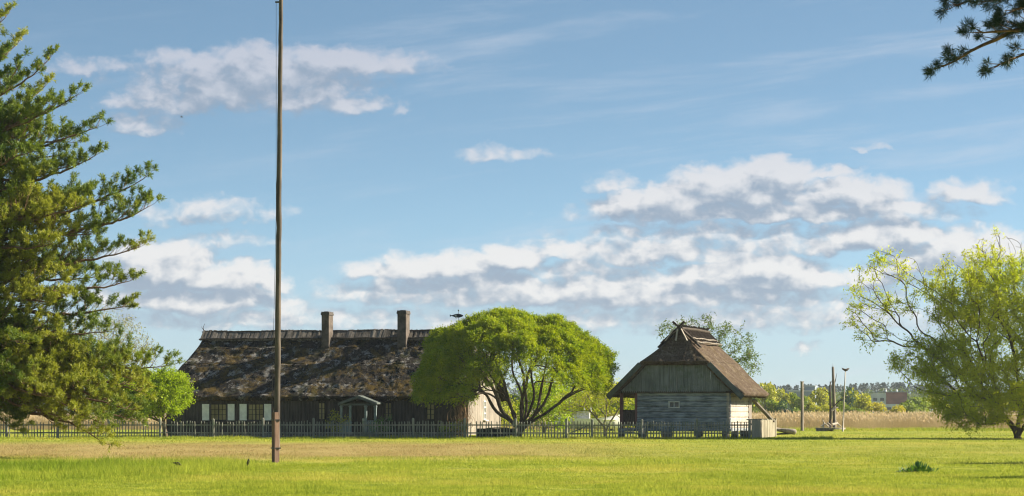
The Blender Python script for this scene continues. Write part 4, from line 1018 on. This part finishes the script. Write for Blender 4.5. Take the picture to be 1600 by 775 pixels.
# pines standing off to the right whose shadows cross the lawn
rg=np.random.default_rng(78); limbs=[]
for i in range(34):
    z=3.2+7.6*(i/34.); a=i*2.4; Lb=np.interp(z,[3,5,11],[2.6,2.5,.6]); limbs.append((z,[Lb*math.cos(a),Lb*math.sin(a),z+.5]))
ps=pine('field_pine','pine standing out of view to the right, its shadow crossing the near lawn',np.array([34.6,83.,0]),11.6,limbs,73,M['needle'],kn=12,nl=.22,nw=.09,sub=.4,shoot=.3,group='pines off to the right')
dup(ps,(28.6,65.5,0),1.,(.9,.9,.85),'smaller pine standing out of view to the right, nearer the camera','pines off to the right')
dup(ps,(47.,153.5,0),2.,(1.5,1.1,1.05),'unseen broad pine added to the right of the big willow to cast a shadow band','pines off to the right')  # extra tree out of view, added so its shadow darkens the ground by the willow

# ================================================================= BACKGROUND
def bg_variant(mat,seed,conifer=False,n=1500):
    rg=np.random.default_rng(seed); mb=MB()
    if conifer:
        z=rg.uniform(.1,1,n)**.8; r_=(1-z)*.28*(.7+.5*np.abs(np.sin(z*40))); a=rg.uniform(0,6.283,n); C=np.stack([r_*np.cos(a),r_*np.sin(a),z],-1); A=np.stack([np.cos(a),np.sin(a),-.3+0*a],-1)
        leaves(mb,C,A/np.linalg.norm(A,axis=1,keepdims=True),.11,.05,rg)
    else:
        nb=rg.integers(7,11); C=[]
        for b in range(nb):
            a=rg.uniform(0,6.283); rr=rg.uniform(0,.34); c=np.array([rr*math.cos(a),rr*math.sin(a),rg.uniform(.25,.82)*(1-rr*.5)]); s=rg.uniform(.13,.24)
            C.append(ell(n//nb,c,(s,s,s*1.05),rg,.6))
        C=np.concatenate(C); C=C[C[:,2]>.02]; leaves(mb,C,rdir(len(C),rg,.3),.085,.05,rg)
    root=bpy.data.objects.new('far_tree',None); COL.objects.link(root)
    mb.build('crown',mat,root)
    m2=MB(); m2.tube([[0,0,0],[.01,0,.3],[0,.01,.7]],[.03,.022,.008],5,cap=False)
    for q in range(4): a=q*1.6; m2.tube([[0,0,.25],[.12*math.cos(a),.12*math.sin(a),.5],[.2*math.cos(a),.2*math.sin(a),.65]],[.012,.008,.004],3,cap=False)
    m2.build('trunk',M['bark_grey'],root); return root
V_={'w':[bg_variant(M['bg_willow'],201),bg_variant(M['bg_willow'],202),bg_variant(M['bg_willow'],203)],'g':[bg_variant(M['bg_green'],204),bg_variant(M['bg_green'],205)],'d':[bg_variant(M['bg_dark'],206),bg_variant(M['bg_dark'],207)]}
used={}
# (px, top py, width px, distance, kind, label)
bg=[(1196,597,34,470,'w','yellow-green willow just right of the granary eave beyond the reeds'),(1222,600,30,500,'w','rounded olive willow between the granary and the tall square post'),
 (1206,622,34,400,'g','low green willow scrub just right of the leaning timber, beyond the reeds'),(1232,626,26,390,'d','dark blue-green bush left of the tall square post'),(1243,612,26,430,'g','grey-green tree hiding the left half of the far grey building'),
 (1262,618,24,450,'w','olive bush right behind the tall square post'),(1284,605,30,470,'w','golden willow between the tall post and the driftwood'),(1274,628,22,400,'w','low yellow scrub right of the tall square post'),
 (1303,622,30,410,'g','green scrub right behind the driftwood cluster'),(1318,606,30,440,'d','deep green tree behind the thin bird-topped pole'),(1336,600,36,460,'w','broad yellow-green willow right of the bird-topped pole'),
 (1352,612,36,430,'w','rounded light green willow left of the far red building'),(1372,628,30,400,'w','low bright scrub below the left end of the red building'),(1397,629,34,400,'w','low scrub below the middle of the red building'),
 (1418,624,34,410,'g','green bush at the right end of the red building'),(1440,618,34,440,'g','green tree showing left of the big willow'),(1465,610,40,460,'w','willow seen under the big willow\'s left boughs'),(1500,612,40,470,'g','green tree seen behind the big willow\'s lower boughs'),
 (1545,612,44,460,'w','willow seen beyond the big willow\'s trunk'),(1590,610,44,470,'g','green tree beyond the right edge of the big willow\'s trunk'),(1640,606,50,470,'w','willow just outside the right border'),
 (1290,632,26,395,'w','small low scrub left of the driftwood platform, beyond the reeds'),(1328,634,30,395,'g','small low scrub right of the driftwood platform, beyond the reeds'),
 (1176,610,26,480,'g','green tree half hidden by the granary eave'),(845,600,60,420,'w','tall far willow seen through the round willow'),(880,606,50,400,'g','green far tree above the splayed pale posts'),(925,600,50,430,'w','far willow over the fruit tree\'s left side'),
 (968,606,46,410,'g','far green tree over the fruit tree\'s right side'),(1005,602,40,440,'w','far willow behind the granary porch'),(800,612,46,420,'g','far green tree right of the sunlit cottage gable')]
rg=np.random.default_rng(99)
for i,(px,pt,wp,D,kd,lab) in enumerate(bg):
    lst=V_[kd]; src=lst[i%len(lst)]; H=EYE+(HY-pt)/F*D; wd=wp*D/F; loc=((px-CX)/F*D,D,0); s=(wd*1.6,wd*1.6,H*1.06); rz=rg.uniform(0,6.28); nm={'w':'far_willow','g':'far_broadleaf_tree','d':'far_dark_bush'}[kd]
    if id(src) not in used:
        used[id(src)]=1; o=src; o.name=nm; o.location=loc; o.rotation_euler=(0,0,rz); o.scale=s; o['label']=lab
    else: o=dup(src,loc,rz,s,lab); o.name=nm
    o['category']='tree' if kd!='d' else 'bush'; o['group']='trees in the far belt beyond the reeds'
for l_ in V_.values():
    for o in l_:
        if id(o) not in used:
            for c in list(o.children): bpy.data.objects.remove(c)
            bpy.data.objects.remove(o)
def forest(name,label,mat,n,px0,px1,d0,d1,top,seed,conifer,q=260):
    rg=np.random.default_rng(seed); mb=MB()
    for i in range(n):
        D=rg.uniform(d0,d1); px=rg.uniform(px0,px1); x=(px-CX)/F*D
        H=EYE+(HY-(top+ (fbm(np.array([[px*.02,3.,1.]]),3,seed)[0]-.5)*8+rg.uniform(-1.2,3.0)))/F*D
        if conifer: 
            z=rg.uniform(.05,1,q)**.8; r_=(1-z**1.6)*.22*H+.15; a=rg.uniform(0,6.283,q); C=np.stack([x+r_*np.cos(a),D+r_*np.sin(a),z*H],-1); A=np.stack([np.cos(a),np.sin(a),-.4+0*a],-1)
            leaves(mb,C,A/np.linalg.norm(A,axis=1,keepdims=True),.10*H,.045*H,rg)
        else:
            C=np.concatenate([ell(q//4,(x+rg.normal(0,.18)*H,D+rg.normal(0,.15)*H,H*rg.uniform(.35,.78)),(.22*H,.22*H,.22*H),rg,.5) for _ in range(4)]); leaves(mb,C,rdir(len(C),rg),.075*H,.05*H,rg)
    o=mb.build(name,mat); tag(o,label,'forest',None,'stuff')
forest('forest','dark blue-green conifer wood along the far horizon',M['bg_conifer'],900,-60,1720,1250,1600,600,301,True,120)
forest('woods','mixed spring-green wood in front of the distant conifers',M['bg_conifer_lt'],320,-60,1720,880,1000,606,302,False,240)
# far buildings
O=W(1256,640,820.); k=820/F; b=empty('grey_building',(O[0],O[1],0),'pale grey-blue block half hidden by trees behind the tall square post','building',R(-12))
hB=EYE+(HY-604)*k; mb=MB(); mb.box((-1.,0,hB*.42),(8.,7,hB*.84)); mb.box((2.2,.5,hB/2),(3.2,6,hB)); mb.build('wall',M['bgrey'],b)
mb=MB(); mb.box((-1.,0,hB*.84+.2),(8.4,7.4,.4)); mb.box((2.2,.5,hB+.15),(3.5,6.3,.3)); mb.build('roof',M['bwhite'],b)
for i in range(3):
    mb=MB()
    for j in range(2): mb.box((-3.4+i*2.,-3.52,hB*(.3+.3*j)),(1.1,.06,1.2))
    mb.build('window',M['glass'],b)
O=W(1389,640,800.); k=800/F; b=empty('red_building',(O[0],O[1],0),'long brick-red and grey building far beyond the reeds left of the big willow','building',R(-6))
hB=EYE+(HY-613)*k; mb=MB(); mb.box((2.2,0,hB/2),(6.4,8,hB)); mb.build('wall',M['bred'],b)
mb=MB(); mb.box((-3.2,-.2,hB*.48),(4.3,8,hB*.96)); mb.box((1.,-4.1,hB*.27),(9.,.3,hB*.54)); mb.build('wall',M['bwhite'],b)
mb=MB(); mb.box((-.3,0,hB+.1),(11.6,8.4,.25)); mb.build('roof',M['bgrey'],b)
for x in (-1.,2.4): mb=MB(); mb.tube([[x,0,hB+.2],[x,0,hB+.9]],[.35,.3],8); mb.build('roof_vent',M['white'],b)
for i in range(5): mb=MB(); mb.box((-4.4+i*2.1,-4.28 if i>1 else -4.24,hB*.72 if i<2 else hB*.36),(1.2,.1,.9)); mb.build('window',M['glass'],b)
O=W(1213,640,430.); mb=MB(); mb.box((0,0,.95),(2.2,2.,1.9)); b=empty('white_hut',(O[0],O[1],0),'small white hut glimpsed among the scrub right of the granary','hut'); mb.build('wall',M['white'],b); mb=MB(); mb.box((0,0,1.98),(2.5,2.3,.16)); mb.build('roof',M['bgrey'],b)

# ================================================================= AIR
mb=MB(); mb.box((0,740,29),(3420,2100,62)); hz_=mb.build('haze',bpy.data.materials.new('thin_air_haze'))
hm=hz_.data.materials[0]; hm.use_nodes=True; t=NT(hm.node_tree); vv=t.n('ShaderNodeVolumePrincipled',{'Color':(.80,.90,1.,1),'Density':.00010,'Anisotropy':.2}); oo=t.n('ShaderNodeOutputMaterial'); hm.node_tree.links.new(vv.outputs[0],oo.inputs['Volume'])
tag(hz_,'thin blue haze over the far trees','haze',None,'stuff')

# ================================================================= LIGHT AND SKY
EL,AZ=R(28.5),R(12)          # sun on the right, slightly behind
L=np.array([math.cos(EL)*math.cos(AZ),math.cos(EL)*math.sin(AZ),math.sin(EL)])
ld=bpy.data.lights.new('sun','SUN'); ld.energy=4.9; ld.angle=R(.53); ld.color=(1.,.88,.68); lo=bpy.data.objects.new('sun',ld); COL.objects.link(lo)
from mathutils import Vector
lo.rotation_euler=Vector(L).to_track_quat('Z','Y').to_euler(); lo.location=(60,60,60)
w=bpy.data.worlds.new('World'); S.world=w; w.use_nodes=True; t=NT(w.node_tree)
STR=.058
dirv=t.n('ShaderNodeTexCoord').outputs['Generated']
sp=t.n('ShaderNodeSeparateXYZ',{0:dirv}); 
sky=t.n('ShaderNodeTexSky',sky_type='NISHITA'); sky.sun_disc=False; sky.sun_elevation=EL; sky.sun_rotation=math.atan2(L[0],L[1]); sky.altitude=300; sky.air_density=1.0; sky.dust_density=.3; sky.ozone_density=2.2
zl=t.m('MULTIPLY_ADD',sp.outputs[2],2.6,.035)     # look a little higher into the dome, away from the white horizon band
cv=t.n('ShaderNodeCombineXYZ',{0:sp.outputs[0],1:sp.outputs[1],2:zl}); nv=t.n('ShaderNodeVectorMath',{0:cv.outputs[0]},operation='NORMALIZE'); t.t.links.new(nv.outputs[0],sky.inputs[0])
ay=t.m('MAXIMUM',t.m('ABSOLUTE',sp.outputs[1]),.02)
X=t.m('MULTIPLY_ADD',t.m('DIVIDE',sp.outputs[0],ay),40.,8.); Y=t.m('MULTIPLY_ADD',t.m('DIVIDE',sp.outputs[2],ay),-40.,6.45)
P=t.n('ShaderNodeCombineXYZ',{0:X,1:Y,2:0.}).outputs[0]
# cloud field group: (cx,cy,rx,ry,strength)
CL=[(4.35,1.05,2.2,.34,1.),(3.9,1.42,1.9,.52,1.),(2.7,1.60,1.0,.34,.85),(5.8,1.06,.8,.22,.95),(4.9,1.62,1.1,.30,.8),(2.3,1.98,.55,.30,.7),(1.5,1.07,.85,.16,.55),
 (3.3,3.35,1.1,.26,.62),(3.5,3.78,.8,.18,.5),(2.55,4.25,.85,.50,1.35),(3.5,4.40,.75,.32,1.25),(4.1,4.40,.4,.24,1.1),(3.0,4.72,1.7,.30,1.1),
 (7.6,2.44,.42,.20,.62),(8.2,2.43,.4,.12,.5),
 (9.9,3.26,.75,.28,1.15),(10.45,3.20,.6,.34,1.3),(9.6,2.92,.42,.18,.6),(11.6,3.02,1.2,.45,1.25),(12.1,2.78,.7,.34,1.2),(12.15,2.50,.18,.16,.8),(12.9,2.70,.55,.12,.85),(13.2,3.10,1.0,.34,1.25),(14.0,3.28,.7,.18,1.),(15.1,3.08,.62,.26,1.05),(12.0,3.36,2.9,.24,1.0),
 (13.9,3.72,.85,.36,1.35),(13.1,3.84,.8,.26,.95),(11.2,3.68,2.3,.22,.70),(11.7,3.86,.5,.14,.7),
 (7.95,4.10,.52,.28,1.35),(6.9,4.22,1.2,.26,1.15),(6.1,4.28,.7,.24,1.),(8.8,3.94,.7,.20,.9),(9.9,4.05,.8,.22,.9),(9.1,4.25,1.2,.20,.8),
 (11.0,4.32,.6,.26,1.2),(12.0,4.26,.95,.34,1.35),(12.2,4.42,1.6,.24,1.15),(13.6,4.35,.8,.22,1.),(15.2,3.95,1.,.42,1.3),(14.3,4.15,.6,.26,1.1),
 (9.5,4.62,4.4,.40,1.0),(7.4,4.5,1.8,.34,.95),(10.6,3.95,2.2,.3,.85),(4.2,5.02,3.2,.28,.68),(11.5,5.02,3.8,.34,.70),(7.2,5.1,2.,.3,.6),(12.55,5.46,.26,.14,.7),(13.58,2.29,.26,.07,.55),(15.0,5.0,1.5,.3,.5),(6.3,1.72,.14,.09,.5)]
def field(vec):
    # the running value travels in Z, so that every step waits for the one before it
    s0=t.n('ShaderNodeSeparateXYZ',{0:vec}); acc=-1.; 
    for (cx,cy,rx,ry,st) in CL:
        st_=t.n('ShaderNodeCombineXYZ',{0:s0.outputs[0],1:s0.outputs[1],2:acc}).outputs[0]
        q=t.n('ShaderNodeVectorMath',{0:st_,1:(1/rx,1/ry,1),2:(-cx/rx,-cy/ry,0)},operation='MULTIPLY_ADD').outputs[0]
        s_=t.n('ShaderNodeSeparateXYZ',{0:q}); yy=t.m('MAXIMUM',t.m('MULTIPLY',s_.outputs[1],1.9),t.m('MULTIPLY',s_.outputs[1],-1.))
        r2=t.m('MULTIPLY_ADD',yy,yy,t.m('MULTIPLY',s_.outputs[0],s_.outputs[0]))
        f=t.m('MULTIPLY_ADD',r2,-st*.66,st*1.14)
        acc=t.m('SMOOTH_MAX',s_.outputs[2],f,.18)
    return t.m('MAXIMUM',acc,-.6)
def noise2(vec,scale,det,rough,out=0):
    return t.n('ShaderNodeTexNoise',{'Vector':vec,'Scale':scale,'Detail':det,'Roughness':rough},noise_dimensions='2D').outputs[out]
def cloudfield(vec,fine):
    wv=noise2(t.scale(vec,(1.,1.5,1)),1.5,6. if fine else 4.,.55,1)
    wv=t.n('ShaderNodeVectorMath',{0:wv,1:(.60,.38,0),2:(-.30,-.19,0)},operation='MULTIPLY_ADD').outputs[0]
    v2=t.n('ShaderNodeVectorMath',{0:vec,1:wv},operation='ADD').outputs[0]
    f=field(v2)
    vo=t.n('ShaderNodeTexVoronoi',{'Vector':t.scale(v2,(1.,1.3,1)),'Scale':3.2,'Smoothness':.7,'Detail':2.,'Roughness':.5},feature='SMOOTH_F1',voronoi_dimensions='2D').outputs[0]
    f=t.m('ADD',f,t.m('MULTIPLY',t.m('SUBTRACT',.38,vo),.5))
    soft=t.m('ADD',f,t.m('MULTIPLY',t.m('SUBTRACT',noise2(t.scale(vec,(1.,1.6,1)),2.4,3.,.45),.5),1.05))
    if not fine: return soft
    hard=t.m('ADD',f,t.m('MULTIPLY',t.m('SUBTRACT',noise2(t.scale(vec,(1.,1.6,1)),2.4,9.,.57),.5),.95))
    return soft,hard
S0,F0=cloudfield(P,True)
P2=t.n('ShaderNodeVectorMath',{0:P,1:(.13,-.24,0)},operation='ADD').outputs[0]
F1=cloudfield(P2,False)
alpha=t.smooth(F0,-.12,.80); 
relief=t.m('MULTIPLY',t.m('ADD',t.m('MULTIPLY',S0,.85),t.m('SUBTRACT',t.m('MULTIPLY',F0,.15),F1)),.95)
core=t.smooth(F0,.5,1.6,0,.12)
lum=t.m('ADD',t.m('SUBTRACT',t.m('ADD',relief,.43),core),0.)
lum=t.smooth(lum,-.05,1.05)
warm=t.smooth(Y,.5,4.2)   # higher clouds are thinner and greyer
ccol=t.mix(lum,(.30,.375,.485),t.mix(warm,(.60,.62,.70),(.86,.84,.83)))
amax=t.m('MULTIPLY_ADD',warm,.10,.80)
alpha=t.m('MULTIPLY',alpha,amax)
# thin cirrus streaks
ci=t.noise(t.scale(t.n('ShaderNodeVectorRotate',{'Vector':P,'Angle':R(7)},rotation_type='Z_AXIS').outputs[0],(.22,1.9,1)),1.,6,.6,.4)
ci=t.m('MULTIPLY',t.smooth(ci,.46,.80,0,.48),t.smooth(X,3.,8.,.35,1.))
low=t.smooth(Y,3.2,6.2,0,.60)    # pale low air near the horizon
lowc=(.41,.475,.60)
CE=1/STR*.36
skyc=t.mix(1.,sky.outputs[0],(1.0,1.07,.95),'MULTIPLY')
def sc3(c): return tuple(x*CE for x in c)
c=t.mix(low,skyc,sc3(lowc)); c=t.mix(ci,c,sc3((.62,.68,.78)))
ccs=t.mix(1.,ccol,(CE,CE,CE),'MULTIPLY'); c=t.mix(alpha,c,ccs)
bgn=t.n('ShaderNodeBackground',{0:c,1:STR}); wo=t.n('ShaderNodeOutputWorld'); t.t.links.new(bgn.outputs[0],wo.inputs[0])
w.cycles.sampling_method='MANUAL'; w.cycles.sample_map_resolution=512

# ================================================================= CAMERA
cd=bpy.data.cameras.new('camera'); cam=bpy.data.objects.new('camera',cd); COL.objects.link(cam); cam.location=(0,0,EYE); cam.rotation_euler=(R(90),0,0)
cd.sensor_width=36; cd.lens=90; cd.shift_y=(HY-387.5)/1600.; cd.clip_start=.5; cd.clip_end=12000; S.camera=cam
S.view_settings.view_transform='Standard'; S.view_settings.look='None'; S.view_settings.gamma=1; S.view_settings.exposure=1.5
S.cycles.max_bounces=6; S.cycles.diffuse_bounces=3; S.cycles.transmission_bounces=4; S.cycles.volume_bounces=0; S.cycles.transparent_max_bounces=8
S.cycles.use_denoising=True; S.cycles.filter_width=1.15
